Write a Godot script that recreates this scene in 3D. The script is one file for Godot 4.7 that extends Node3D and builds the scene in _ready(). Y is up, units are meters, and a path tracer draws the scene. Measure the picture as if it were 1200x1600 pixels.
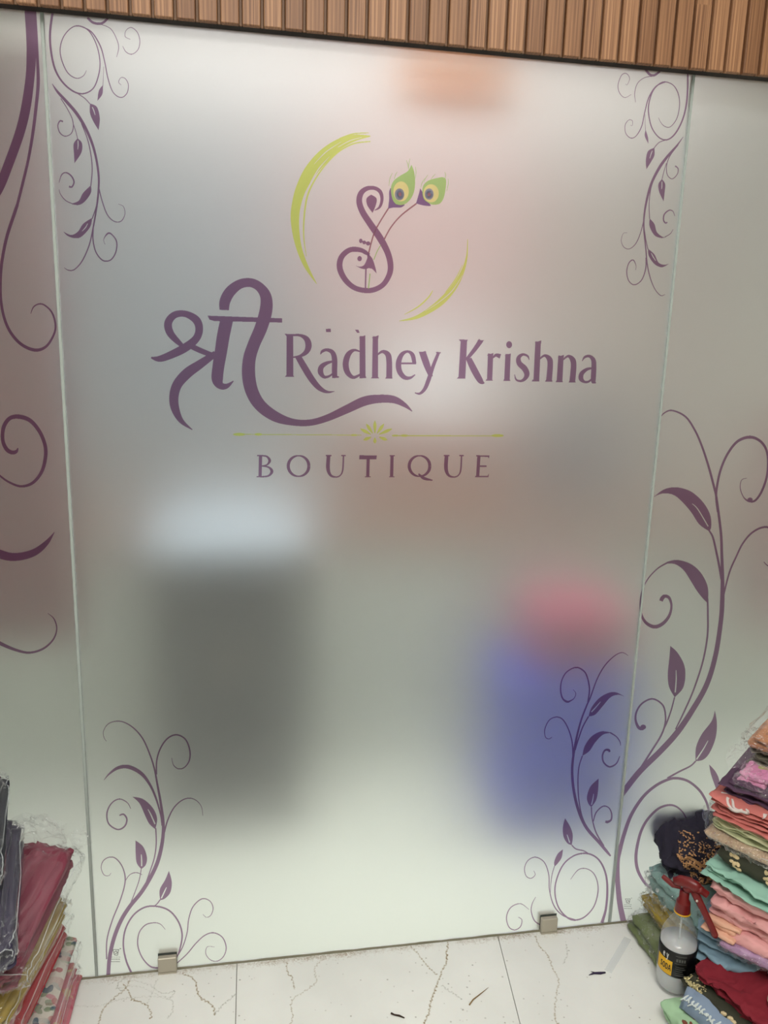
extends Node3D

# ---------------------------------------------------------------- camera numbers
const FOCAL := 1200.0
const CAM_X := Vector3(0.98570, 0.02677, 0.16634)
const CAM_Y := Vector3(0.00785, 0.97893, -0.20404)
const CAM_Z := Vector3(-0.16830, 0.20243, 0.96473)
const EYE := Vector3(0.0, 1.3601, 1.526)
const SEAM_L := -0.3466
const SEAM_R := 0.8591
const GLASS_TOP := 1.935

var rng := RandomNumberGenerator.new()
var taken := {}
var M := {}
var px_org := Vector2.ZERO
var px_scale := 1.0

func _ready() -> void:
	rng.seed = 11
	# --- camera, environment, lamps
	var cam := Camera3D.new()
	cam.name = "camera"
	add_child(cam)
	cam.transform = Transform3D(Basis(CAM_X, CAM_Y, CAM_Z).orthonormalized(), EYE)
	cam.fov = rad_to_deg(2.0 * atan(800.0 / FOCAL))
	cam.near = 0.02
	cam.far = 50.0
	cam.current = true
	var we := WorldEnvironment.new()
	we.name = "world_environment"
	var env := Environment.new()
	env.background_mode = Environment.BG_COLOR
	env.background_color = Color(0.02, 0.02, 0.022)
	env.tonemap_mode = Environment.TONE_MAPPER_LINEAR
	env.tonemap_exposure = 1.0
	env.sdfgi_enabled = true
	env.ssao_enabled = true
	env.ssil_enabled = true
	we.environment = env
	add_child(we)
	make_materials()
	ceiling_lamp("white LED ceiling panel over the shop floor in front of the frosted glass", Vector3(0.1, 2.68, 1.75), Vector2(1.2, 0.6), 4.2, Color(1.0, 0.99, 0.965), 2.6)
	ceiling_lamp("white LED ceiling panel inside the boutique behind the left of the frosted glass", Vector3(-0.1, 2.68, -0.42), Vector2(1.2, 0.5), 3.7, Color(0.96, 0.98, 1.0), 2.6)
	ceiling_lamp("white LED ceiling panel inside the boutique behind the right of the frosted glass", Vector3(1.75, 2.68, -0.42), Vector2(1.2, 0.5), 3.5, Color(0.97, 0.99, 0.98), 2.6)
	ceiling_lamp("white LED ceiling panel deep inside the boutique near its back wall", Vector3(0.7, 2.68, -2.3), Vector2(3.0, 0.7), 0.85, Color(1.0, 0.985, 0.985), 0.5)
	ceiling_lamp("small square downlight over the bagged clothes on the left", Vector3(-0.75, 2.68, 1.05), Vector2(0.12, 0.12), 0.55, Color(1.0, 0.98, 0.95), 5.0)
	ceiling_lamp("small square downlight over the folded clothes on the right", Vector3(0.75, 2.68, 0.85), Vector2(0.12, 0.12), 0.55, Color(1.0, 0.98, 0.95), 5.0)
	build_room()
	build_glass()
	build_valance()
	build_clips()
	build_back_room()
	build_left_pile()
	build_right_pile()
	build_bottle()
	build_scraps()

# ---------------------------------------------------------------- pixel -> place on a real plane
func look(px: float, py: float) -> Vector3:
	return CAM_X * ((px - 600.0) / FOCAL) + CAM_Y * ((800.0 - py) / FOCAL) - CAM_Z

func on_wall(px: float, py: float, z := 0.0) -> Vector3:
	var d := look(px, py)
	return EYE + d * ((z - EYE.z) / d.z)

func on_floor(px: float, py: float, y := 0.0) -> Vector3:
	var d := look(px, py)
	return EYE + d * ((y - EYE.y) / d.y)

# ---------------------------------------------------------------- naming helpers
func numbered(called: String) -> String:
	if not taken.has(called):
		taken[called] = 0
		return called
	taken[called] += 1
	return "%s_%03d" % [called, taken[called]]

func thing(called: String, label: String, category: String, at := Vector3.ZERO, turn := 0.0, group := "") -> Node3D:
	var o := Node3D.new()
	o.name = numbered(called)
	add_child(o)
	o.position = at
	o.rotation.y = turn
	tag(o, label, category, group)
	return o

func tag(o: Node, label: String, category: String, group := "") -> void:
	o.set_meta("label", label)
	o.set_meta("category", category)
	if group != "":
		o.set_meta("group", group)

func part(called: String, mesh: Mesh, m: Material, parent: Node, label := "", at := Transform3D()) -> MeshInstance3D:
	var o := MeshInstance3D.new()
	o.name = called if parent != self else numbered(called)
	o.mesh = mesh
	o.material_override = m
	o.transform = at
	parent.add_child(o, true)
	if label != "":
		o.set_meta("label", label)
	return o

func struct(called: String, mesh: Mesh, m: Material, at := Transform3D()) -> MeshInstance3D:
	var o := part(called, mesh, m, self, "", at)
	o.set_meta("kind", "structure")
	return o

func shift(v: Vector3) -> Transform3D:
	return Transform3D(Basis(), v)

# ---------------------------------------------------------------- materials
func mat(c: Color, rough := 0.7, metal := 0.0) -> StandardMaterial3D:
	var m := StandardMaterial3D.new()
	m.albedo_color = c
	m.roughness = rough
	m.metallic = metal
	return m

func fabric(c: Color, rough := 0.85) -> StandardMaterial3D:
	var g := c.get_luminance()
	var m := mat(c.lerp(Color(g, g, g), 0.17), rough)
	m.normal_enabled = true
	m.normal_texture = M.weave
	m.normal_scale = 0.6
	m.uv1_triplanar = true
	m.uv1_scale = Vector3(30, 30, 30)
	m.rim_enabled = true
	m.rim = 0.15
	m.rim_tint = 0.6
	return m

func ink(c: Color, a := 0.1) -> StandardMaterial3D:
	var m := StandardMaterial3D.new()
	m.albedo_color = Color(c.r, c.g, c.b, a)
	m.roughness = 0.4
	m.refraction_enabled = true
	m.refraction_scale = 0.0
	m.transparency = BaseMaterial3D.TRANSPARENCY_ALPHA
	m.metallic_specular = 0.0
	return m

func clear_film(a := 0.06, rough := 0.12) -> StandardMaterial3D:
	var m := StandardMaterial3D.new()
	m.albedo_color = Color(0.93, 0.95, 0.96, a)
	m.roughness = rough
	m.metallic_specular = 0.42
	m.transparency = BaseMaterial3D.TRANSPARENCY_ALPHA
	m.cull_mode = BaseMaterial3D.CULL_DISABLED
	return m

func make_materials() -> void:
	var wn := FastNoiseLite.new()
	wn.seed = 5
	wn.frequency = 0.09
	var wt := NoiseTexture2D.new()
	wt.width = 256
	wt.height = 256
	wt.seamless = true
	wt.as_normal_map = true
	wt.bump_strength = 2.0
	wt.noise = wn
	M.weave = wt
	M.wall = mat(Color(0.86, 0.87, 0.83), 0.8)
	M.back_wall = mat(Color(0.84, 0.79, 0.77), 0.8)
	M.ceil = mat(Color(0.9, 0.9, 0.88), 0.8)
	var g := StandardMaterial3D.new()
	g.albedo_color = Color(0.968, 0.972, 0.962, 0.03)
	g.roughness = 0.41
	g.refraction_enabled = true
	g.refraction_scale = 0.05
	g.transparency = BaseMaterial3D.TRANSPARENCY_ALPHA
	M.frost = g
	M.purple = ink(Color(0.475, 0.325, 0.47), 0.12)
	M.lime = ink(Color(0.84, 0.91, 0.38), 0.16)
	M.green = ink(Color(0.62, 0.83, 0.44), 0.16)
	M.yellow = ink(Color(0.95, 0.93, 0.56), 0.16)
	M.blue = ink(Color(0.50, 0.54, 0.62), 0.2)
	M.plum = ink(Color(0.55, 0.36, 0.40), 0.16)
	M.violet = ink(Color(0.42, 0.31, 0.52), 0.16)
	M.grey_ink = ink(Color(0.38, 0.38, 0.38), 0.1)
	M.steel = mat(Color(0.72, 0.69, 0.63), 0.45, 0.4)
	M.seam = clear_film(0.26, 0.12)
	M.film = clear_film(0.02, 0.07)
	M.film_soft = clear_film(0.03, 0.08)

func ceiling_lamp(label: String, at: Vector3, size: Vector2, energy: float, c: Color, glow: float) -> void:
	var o := thing("ceiling_light", label, "ceiling light", at)
	var em := mat(Color(0.95, 0.95, 0.95), 0.5)
	em.emission_enabled = true
	em.emission = c
	em.emission_energy_multiplier = glow
	part("frame", box(Vector3(size.x + 0.05, 0.02, size.y + 0.05)), mat(Color(0.9, 0.9, 0.9), 0.4), o, "", shift(Vector3(0, 0.01, 0)))
	part("diffuser", box(Vector3(size.x, 0.012, size.y)), em, o, "", shift(Vector3(0, -0.004, 0)))
	var l := AreaLight3D.new()
	l.name = "lamp_light"
	l.area_size = size
	l.light_energy = energy
	l.light_color = c
	l.shadow_enabled = true
	l.set("area_range", 12.0)
	l.position = at + Vector3(0, -0.02, 0)
	l.rotation.x = -PI / 2
	add_child(l)

# ---------------------------------------------------------------- mesh helpers
func box(s: Vector3, bevel := 0.0) -> Mesh:
	if bevel <= 0.0:
		var b := BoxMesh.new()
		b.size = s
		return b
	# chamfered box: convex hull of 24 points
	var st := SurfaceTool.new()
	st.begin(Mesh.PRIMITIVE_TRIANGLES)
	st.set_smooth_group(-1)
	var h := s * 0.5
	for ax in 3:
		for sg in [-1.0, 1.0]:
			var u := (ax + 1) % 3
			var w := (ax + 2) % 3
			var q := []
			for k in [[-1, -1], [1, -1], [1, 1], [-1, 1]]:
				var p := Vector3.ZERO
				p[ax] = sg * h[ax]
				p[u] = k[0] * (h[u] - bevel)
				p[w] = k[1] * (h[w] - bevel)
				q.append(p)
			quad(st, q[0], q[1], q[2], q[3], sg < 0)
	for ax in 3:
		var u := (ax + 1) % 3
		var w := (ax + 2) % 3
		for su in [-1.0, 1.0]:
			for sw in [-1.0, 1.0]:
				var p := []
				for k in [[-1, 0], [1, 0], [1, 1], [-1, 1]]:
					var v := Vector3.ZERO
					v[ax] = k[0] * (h[ax] - bevel)
					v[u] = su * (h[u] - (bevel if k[1] == 1 else 0.0))
					v[w] = sw * (h[w] - (0.0 if k[1] == 1 else bevel))
					p.append(v)
				quad(st, p[0], p[1], p[2], p[3], su * sw < 0)
	for a in [-1.0, 1.0]:
		for b in [-1.0, 1.0]:
			for c in [-1.0, 1.0]:
				var p0 := Vector3(a * h.x, b * (h.y - bevel), c * (h.z - bevel))
				var p1 := Vector3(a * (h.x - bevel), b * h.y, c * (h.z - bevel))
				var p2 := Vector3(a * (h.x - bevel), b * (h.y - bevel), c * h.z)
				tri(st, p0, p1, p2, a * b * c < 0)
	st.generate_normals()
	return st.commit()

func tri(st: SurfaceTool, a: Vector3, b: Vector3, c: Vector3, flip := false) -> void:
	# given counter-clockwise as seen from outside, stored clockwise
	st.add_vertex(a)
	if flip:
		st.add_vertex(b)
		st.add_vertex(c)
	else:
		st.add_vertex(c)
		st.add_vertex(b)

func quad(st: SurfaceTool, a: Vector3, b: Vector3, c: Vector3, d: Vector3, flip := false) -> void:
	tri(st, a, b, c, flip)
	tri(st, a, c, d, flip)

func prism(pts: Array, y0: float, y1: float, with_uv := false) -> Mesh:
	# upright prism over a convex outline in x,z given counter-clockwise seen from above
	var st := SurfaceTool.new()
	st.begin(Mesh.PRIMITIVE_TRIANGLES)
	st.set_smooth_group(-1)
	var n := pts.size()
	for i in range(1, n - 1):
		for k in [0, i + 1, i]:
			floor_vertex(st, Vector3(pts[k].x, y1, pts[k].y), with_uv)
	for i in n:
		var a: Vector2 = pts[i]
		var b: Vector2 = pts[(i + 1) % n]
		var q := [Vector3(a.x, y0, a.y), Vector3(b.x, y0, b.y), Vector3(b.x, y1, b.y), Vector3(a.x, y1, a.y)]
		for k in [0, 2, 1, 0, 3, 2]:
			floor_vertex(st, q[k], with_uv)
	st.generate_normals()
	return st.commit()

func floor_vertex(st: SurfaceTool, p: Vector3, with_uv: bool) -> void:
	if with_uv:
		st.set_uv(Vector2((p.x + 0.7) / 2.2, p.z / 1.1))
	st.add_vertex(p)

func lathe(profile: Array, seg := 40, from := 0.0, to := TAU) -> Mesh:
	# profile: Vector2(radius, height) from bottom to top
	var st := SurfaceTool.new()
	st.begin(Mesh.PRIMITIVE_TRIANGLES)
	for i in profile.size() - 1:
		for k in seg:
			var a0 := lerpf(from, to, float(k) / seg)
			var a1 := lerpf(from, to, float(k + 1) / seg)
			var p: Vector2 = profile[i]
			var q: Vector2 = profile[i + 1]
			var v00 := Vector3(p.x * sin(a0), p.y, p.x * cos(a0))
			var v01 := Vector3(p.x * sin(a1), p.y, p.x * cos(a1))
			var v10 := Vector3(q.x * sin(a0), q.y, q.x * cos(a0))
			var v11 := Vector3(q.x * sin(a1), q.y, q.x * cos(a1))
			if p.x > 1e-6:
				tri(st, v00, v01, v11)
			if q.x > 1e-6:
				tri(st, v00, v11, v10)
	st.generate_normals()
	return st.commit()

func tube(pts: Array, radii: Array, seg := 10, flat := 1.0) -> Mesh:
	# swept round (or flattened) bar through points, closed ends
	var st := SurfaceTool.new()
	st.begin(Mesh.PRIMITIVE_TRIANGLES)
	var rings := []
	var n := pts.size()
	for i in n:
		var d: Vector3 = (pts[mini(i + 1, n - 1)] - pts[maxi(i - 1, 0)]).normalized()
		var s := d.cross(Vector3.UP if absf(d.y) < 0.95 else Vector3.RIGHT).normalized()
		var t := s.cross(d)
		var ring := []
		for k in seg:
			var a := TAU * k / seg
			ring.append(pts[i] + (s * cos(a) * flat + t * sin(a)) * radii[i])
		rings.append(ring)
	for i in n - 1:
		for k in seg:
			var k1 := (k + 1) % seg
			quad(st, rings[i][k], rings[i][k1], rings[i + 1][k1], rings[i + 1][k], true)
	for e in [0, n - 1]:
		for k in seg:
			tri(st, pts[e], rings[e][k], rings[e][(k + 1) % seg], e != 0)
	st.generate_normals()
	return st.commit()

# ---------------------------------------------------------------- flat print: strokes and leaves, filled row by row into one sheet
func crop(x: float, y: float, s: float) -> void:
	px_org = Vector2(x, y)
	px_scale = s

func spline(v: Array, width: int) -> Array:
	# flat list of numbers, `width` of them per knot, smoothed
	var n := v.size() / width
	var out := []
	for i in n - 1:
		var steps := 10 if n > 2 else 1
		for s in steps + (1 if i == n - 2 else 0):
			var t := float(s) / steps
			var p := []
			for c in width:
				var a: float = v[maxi(i - 1, 0) * width + c]
				var b: float = v[i * width + c]
				var d: float = v[(i + 1) * width + c]
				var e: float = v[mini(i + 2, n - 1) * width + c]
				p.append(0.5 * (2.0 * b + (d - a) * t + (2.0 * a - 5.0 * b + 4.0 * d - e) * t * t + (3.0 * b - a - 3.0 * d + e) * t * t * t))
			out.append(p)
	return out

func stroke(v: Array) -> Array:
	# x, y, width per knot -> convex pieces
	var s := spline(v, 3)
	var polys := []
	var l0 := Vector2.ZERO
	var r0 := Vector2.ZERO
	for i in s.size():
		var p := Vector2(s[i][0], s[i][1])
		var a := Vector2(s[maxi(i - 1, 0)][0], s[maxi(i - 1, 0)][1])
		var b := Vector2(s[mini(i + 1, s.size() - 1)][0], s[mini(i + 1, s.size() - 1)][1])
		var d := (b - a).normalized()
		var nrm := Vector2(-d.y, d.x) * maxf(s[i][2], 0.2) * 0.5
		var l := px_org + (p + nrm) * px_scale
		var r := px_org + (p - nrm) * px_scale
		if i > 0:
			polys.append(PackedVector2Array([l0, l, r, r0]))
		l0 = l
		r0 = r
	return polys

func blade(a: Array, b: Array) -> Array:
	# the area between two smooth edges with the same ends
	var ea := even(spline(a, 2), 24)
	var eb := even(spline(b, 2), 24)
	var polys := []
	for i in 24:
		polys.append(PackedVector2Array([px_org + ea[i] * px_scale, px_org + ea[i + 1] * px_scale, px_org + eb[i + 1] * px_scale, px_org + eb[i] * px_scale]))
	return polys

func even(s: Array, n: int) -> Array:
	var len_at := [0.0]
	for i in range(1, s.size()):
		len_at.append(len_at[-1] + Vector2(s[i][0] - s[i - 1][0], s[i][1] - s[i - 1][1]).length())
	var out := []
	var k := 0
	for i in n + 1:
		var want: float = len_at[-1] * i / n
		while k < s.size() - 2 and len_at[k + 1] < want:
			k += 1
		var t: float = (want - len_at[k]) / maxf(len_at[k + 1] - len_at[k], 1e-6)
		out.append(Vector2(lerpf(s[k][0], s[k + 1][0], t), lerpf(s[k][1], s[k + 1][1], t)))
	return out

func oval(cx: float, cy: float, rx: float, ry: float) -> Array:
	var p := PackedVector2Array()
	for k in 28:
		p.append(px_org + Vector2(cx + rx * cos(TAU * k / 28.0), cy + ry * sin(TAU * k / 28.0)) * px_scale)
	return [p]

func poly(v: Array) -> Array:
	var p := PackedVector2Array()
	for i in v.size() / 2:
		p.append(px_org + Vector2(v[i * 2], v[i * 2 + 1]) * px_scale)
	return [p]

func rows_of(polys: Array, h: float) -> Dictionary:
	var rows := {}
	for p in polys:
		var lo := 1e9
		var hi := -1e9
		for q in p:
			lo = minf(lo, q.y)
			hi = maxf(hi, q.y)
		for r in range(int(ceil(lo / h - 0.5)), int(floor(hi / h - 0.5)) + 1):
			var y := (r + 0.5) * h
			var x0 := 1e9
			var x1 := -1e9
			for i in p.size():
				var a: Vector2 = p[i]
				var b: Vector2 = p[(i + 1) % p.size()]
				if (a.y <= y) != (b.y <= y):
					var x: float = a.x + (b.x - a.x) * (y - a.y) / (b.y - a.y)
					x0 = minf(x0, x)
					x1 = maxf(x1, x)
			if x1 > x0:
				if not rows.has(r):
					rows[r] = []
				rows[r].append(Vector2(x0, x1))
	for r in rows:
		var l: Array = rows[r]
		l.sort_custom(func(a, b): return a.x < b.x)
		var m := [l[0]]
		for s in l:
			if s.x <= m[-1].y + 0.02:
				m[-1] = Vector2(m[-1].x, maxf(m[-1].y, s.y))
			else:
				m.append(s)
		rows[r] = m
	return rows

func print_mesh(polys: Array, cut := [], z := 0.0005, h := 0.5, x_most := 1e9, x_least := -1e9) -> Mesh:
	var rows := rows_of(polys, h)
	var gone := rows_of(cut, h) if cut.size() else {}
	var v := PackedVector3Array()
	var n := PackedVector3Array()
	var idx := PackedInt32Array()
	for r in rows:
		var spans: Array = rows[r]
		if gone.has(r):
			for g in gone[r]:
				var left := []
				for s in spans:
					if g.y <= s.x or g.x >= s.y:
						left.append(s)
						continue
					if g.x > s.x:
						left.append(Vector2(s.x, g.x))
					if g.y < s.y:
						left.append(Vector2(g.y, s.y))
				spans = left
		for s in spans:
			var a := v.size()
			for c in [Vector2(s.x, r * h), Vector2(s.y, r * h), Vector2(s.y, r * h + h), Vector2(s.x, r * h + h)]:
				var w := on_wall(c.x, c.y, z)
				w.x = clampf(w.x, x_least, x_most)
				v.append(w)
				n.append(Vector3(0, 0, 1))
			for k in [0, 1, 2, 0, 2, 3]:
				idx.append(a + k)
	var arr := []
	arr.resize(Mesh.ARRAY_MAX)
	arr[Mesh.ARRAY_VERTEX] = v
	arr[Mesh.ARRAY_NORMAL] = n
	arr[Mesh.ARRAY_INDEX] = idx
	var mesh := ArrayMesh.new()
	mesh.add_surface_from_arrays(Mesh.PRIMITIVE_TRIANGLES, arr)
	return mesh

func leaf_print(v: Node, a: Array, b: Array, vein := [], tail := []) -> void:
	var p := blade(a, b)
	if tail.size():
		p += stroke(tail)
	part("leaf", print_mesh(p, stroke(vein) if vein.size() else []), M.purple, v)

# ---------------------------------------------------------------- room
func build_room() -> void:
	# marble floor in front: tiles laid on a bed, joints open between them
	struct("floor", prism([Vector2(-2.1, 3.3), Vector2(3.5, 3.3), Vector2(3.5, 0.0), Vector2(-2.1, 0.0)], -0.12, -0.004), mat(Color(0.42, 0.41, 0.37), 0.9))
	var floor_node := get_node("floor")
	var tile_mat := mat(Color.WHITE, 0.28)
	tile_mat.albedo_texture = marble_texture()
	tile_mat.texture_repeat = false
	var g := 0.0008
	var rows := [0.003, 0.62, 1.22, 1.82, 2.42, 3.02]
	for r in rows.size() - 1:
		var z0: float = rows[r] + g
		var z1: float = rows[r + 1] - g
		for c in 9:
			var xs := []
			for zz in [z0, z1]:
				for e in [c, c + 1]:
					var x: float = -0.0435 + 0.6 * (e - 3)
					if e == 4 and r == 0:
						x = lerpf(0.571, 0.497, zz / 0.6)
					xs.append(x)
			var pts := [Vector2(xs[2] + g, z1), Vector2(xs[3] - g, z1), Vector2(xs[1] - g, z0), Vector2(xs[0] + g, z0)]
			part("tile", prism(pts, -0.012, 0.0, true), tile_mat, floor_node)
	struct("floor", prism([Vector2(-2.1, 0.0), Vector2(3.5, 0.0), Vector2(3.5, -3.6), Vector2(-2.1, -3.6)], -0.12, 0.0), mat(Color(0.88, 0.89, 0.84), 0.3))
	var silicone := mat(Color(0.47, 0.45, 0.37), 0.6)
	struct("trim_1", sill_mesh(), silicone)
	struct("ceiling", box(Vector3(5.6, 0.1, 6.9)), M.ceil, shift(Vector3(0.7, 2.75, -0.15)))
	struct("wall_left", box(Vector3(0.1, 2.9, 6.9)), M.wall, shift(Vector3(-2.1, 1.3, -0.15)))
	struct("wall_right", box(Vector3(0.1, 2.9, 6.9)), M.wall, shift(Vector3(3.5, 1.3, -0.15)))
	struct("wall_front", box(Vector3(5.6, 2.9, 0.1)), M.wall, shift(Vector3(0.7, 1.3, 3.3)))
	struct("wall_back", box(Vector3(5.6, 2.9, 0.1)), M.back_wall, shift(Vector3(0.7, 1.3, -3.6)))
	# the header over the glass, that the slats hang on
	struct("wall_top", box(Vector3(5.5, 0.79, 0.05)), mat(Color(0.45, 0.32, 0.22), 0.7), shift(Vector3(0.7, GLASS_TOP + 0.385, -0.03)))

func sill_mesh() -> Mesh:
	# a thin uneven bead of sealant along the foot of the glass
	var st := SurfaceTool.new()
	st.begin(Mesh.PRIMITIVE_TRIANGLES)
	var ns := FastNoiseLite.new()
	ns.seed = 3
	ns.frequency = 14.0
	var prev := []
	for i in 400:
		var x: float = lerpf(-1.6, 2.6, i / 399.0)
		var w := 0.0035 + 0.0015 * ns.get_noise_1d(x)
		var h := 0.0035 + 0.0015 * ns.get_noise_1d(x + 40.0)
		var ring := [Vector3(x, 0.0, w), Vector3(x, h * 0.55, w * 0.75), Vector3(x, h, 0.0008)]
		if prev.size():
			for k in 2:
				quad(st, prev[k], ring[k], ring[k + 1], prev[k + 1])
		prev = ring
	st.generate_normals()
	return st.commit()

func marble_texture() -> ImageTexture:
	var w := 2048
	var h := 1024
	var n1 := FastNoiseLite.new()
	n1.seed = 21
	n1.frequency = 0.012
	n1.fractal_octaves = 5
	var small := Image.create(512, 256, false, Image.FORMAT_RGB8)
	for y in 256:
		for x in 512:
			var k := n1.get_noise_2d(x, y)
			var t := 0.895 + 0.04 * k
			small.set_pixel(x, y, Color(t, t * 1.003, t * 0.985))
	small.resize(w, h, Image.INTERPOLATE_CUBIC)
	var im := small
	var brown := Color(0.50, 0.42, 0.28)
	var grey := Color(0.60, 0.60, 0.55)
	# veins and cracks, traced where they run over the tiles
	vein(im, [192, 1537, 200, 1548, 205, 1560, 211, 1563, 220, 1566, 230, 1572, 236, 1585, 233, 1592], brown, 0.55, 1.2)
	vein(im, [285, 1521, 300, 1528, 306, 1538, 309, 1550, 314, 1560, 324, 1565, 333, 1574, 335, 1585], brown, 0.55, 1.4)
	vein(im, [367, 1553, 350, 1568, 335, 1584], grey, 0.5, 1.4)
	vein(im, [202, 1532, 192, 1548, 175, 1562, 160, 1578, 155, 1595, 150, 1610], brown, 0.45, 1.5)
	vein(im, [448, 1503, 449, 1520, 456, 1528, 460, 1545], brown, 0.5, 1.3)
	vein(im, [508, 1496, 492, 1512, 493, 1533, 480, 1546, 458, 1560, 454, 1575, 457, 1590, 450, 1605], brown, 0.32, 1.2)
	vein(im, [640, 1477, 655, 1494, 668, 1510, 683, 1523], brown, 0.5, 1.5)
	vein(im, [700, 1473, 697, 1490, 698, 1500, 688, 1523, 680, 1545, 674, 1562, 668, 1585, 660, 1602], brown, 0.7, 1.8)
	vein(im, [690, 1540, 705, 1550, 722, 1562], grey, 0.4, 1.2)
	vein(im, [836, 1462, 842, 1478, 855, 1492, 862, 1510, 872, 1532, 868, 1560, 866, 1585, 872, 1602], brown, 0.45, 1.5)
	vein(im, [884, 1475, 886, 1490, 880, 1505], grey, 0.35, 1.3)
	vein(im, [180, 1545, 215, 1541, 260, 1560, 272, 1548, 255, 1552, 230, 1538, 195, 1530, 183, 1540, 190, 1548], grey, 0.4, 1.0)
	vein(im, [105, 1570, 150, 1572, 185, 1562, 215, 1558, 262, 1558, 270, 1575, 262, 1590], grey, 0.4, 1.0)
	vein(im, [245, 1530, 238, 1550, 228, 1572], grey, 0.3, 1.0)
	# grime along the foot of the glass
	var r2 := RandomNumberGenerator.new()
	r2.seed = 8
	var n2 := FastNoiseLite.new()
	n2.seed = 4
	n2.frequency = 9.0
	for i in 9000:
		var x := r2.randf_range(-0.6, 1.4)
		var d := absf(r2.randfn(0.0, 0.007)) + 0.004
		var a := clampf(0.25 + 0.7 * n2.get_noise_1d(x), 0.03, 0.6)
		dab(im, x, d, r2.randf_range(0.8, 1.8), Color(0.47, 0.41, 0.30) if r2.randf() < 0.75 else Color(0.45, 0.26, 0.18), a * 0.4)
	for i in 170:
		dab(im, r2.randf_range(-0.4, 0.95), r2.randf_range(0.01, 0.35), r2.randf_range(0.6, 1.7), Color(0.36, 0.33, 0.28), r2.randf_range(0.2, 0.8))
	for i in 60:
		dab(im, r2.randfn(0.42, 0.07), r2.randfn(0.22, 0.05), r2.randf_range(0.8, 2.2), Color(0.34, 0.32, 0.28), r2.randf_range(0.2, 0.7))
	return ImageTexture.create_from_image(im)

func vein(im: Image, px: Array, c: Color, a: float, r: float) -> void:
	var s := spline(px, 2)
	var ns := FastNoiseLite.new()
	ns.seed = int(px[0])
	ns.frequency = 0.11
	for i in s.size() - 1:
		for k in 14:
			var t := k / 14.0
			var q := Vector2(lerpf(s[i][0], s[i + 1][0], t), lerpf(s[i][1], s[i + 1][1], t))
			q += Vector2(ns.get_noise_2d(q.x * 2.0, q.y * 2.0), ns.get_noise_2d(q.y * 2.0, q.x * 2.0 + 90.0)) * 3.0
			var w := on_floor(q.x, q.y)
			dab(im, w.x, w.z, 0.72 * r * (1.0 + 0.5 * ns.get_noise_1d(i * 7.0 + k)), c, a * 0.20)

func dab(im: Image, x: float, z: float, r: float, c: Color, a: float) -> void:
	var u := (x + 0.7) / 2.2 * 2048.0
	var v := z / 1.1 * 1024.0
	for j in range(int(v - r - 1), int(v + r + 2)):
		for i in range(int(u - r - 1), int(u + r + 2)):
			if i < 0 or j < 0 or i > 2047 or j > 1023:
				continue
			var k := clampf(1.0 - Vector2(i - u, j - v).length() / (r + 0.5), 0.0, 1.0)
			if k > 0.0:
				im.set_pixel(i, j, im.get_pixel(i, j).lerp(c, a * k))

# ---------------------------------------------------------------- frosted glass panels and their print
func pane_mesh(x0: float, x1: float) -> Mesh:
	return box(Vector3(x1 - x0, GLASS_TOP - 0.001, 0.010), 0.0008)

func build_glass() -> void:
	var left := thing("glass_partition", "frosted glass panel left of the left seam with a thick purple swirling stem", "glass panel")
	part("pane", pane_mesh(-1.5, SEAM_L - 0.0022), M.frost, left, "", shift(Vector3((-1.5 + SEAM_L - 0.0022) * 0.5, GLASS_TOP * 0.5 + 0.0005, -0.005)))
	var mid := thing("glass_partition", "wide middle frosted glass panel printed with the boutique sign and four corner vines", "glass panel")
	part("pane", pane_mesh(SEAM_L + 0.0022, SEAM_R - 0.0022), M.frost, mid, "", shift(Vector3((SEAM_L + SEAM_R) * 0.5, GLASS_TOP * 0.5 + 0.0005, -0.005)))
	var right := thing("glass_partition", "frosted glass panel right of the right seam with a tall purple leafy vine", "glass panel")
	part("pane", pane_mesh(SEAM_R + 0.0022, 2.4), M.frost, right, "", shift(Vector3((SEAM_R + 0.0022 + 2.4) * 0.5, GLASS_TOP * 0.5 + 0.0005, -0.005)))
	var seal := mat(Color(0.64, 0.67, 0.655), 0.35)
	for x in [SEAM_L, SEAM_R]:
		struct("trim_2" if x < 0 else "trim_3", box(Vector3(0.0046, GLASS_TOP - 0.002, 0.0125)), seal, shift(Vector3(x, GLASS_TOP * 0.5, -0.0052)))
	print_left(left)
	print_right(right)
	print_corners(mid)
	print_sign(mid)

func vine(parent: Node, strokes: Array, label: String) -> MeshInstance3D:
	var p := []
	for s in strokes:
		p += stroke(s)
	return part("vine", print_mesh(p, [], 0.0005, 0.5), M.purple, parent, label)

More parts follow.
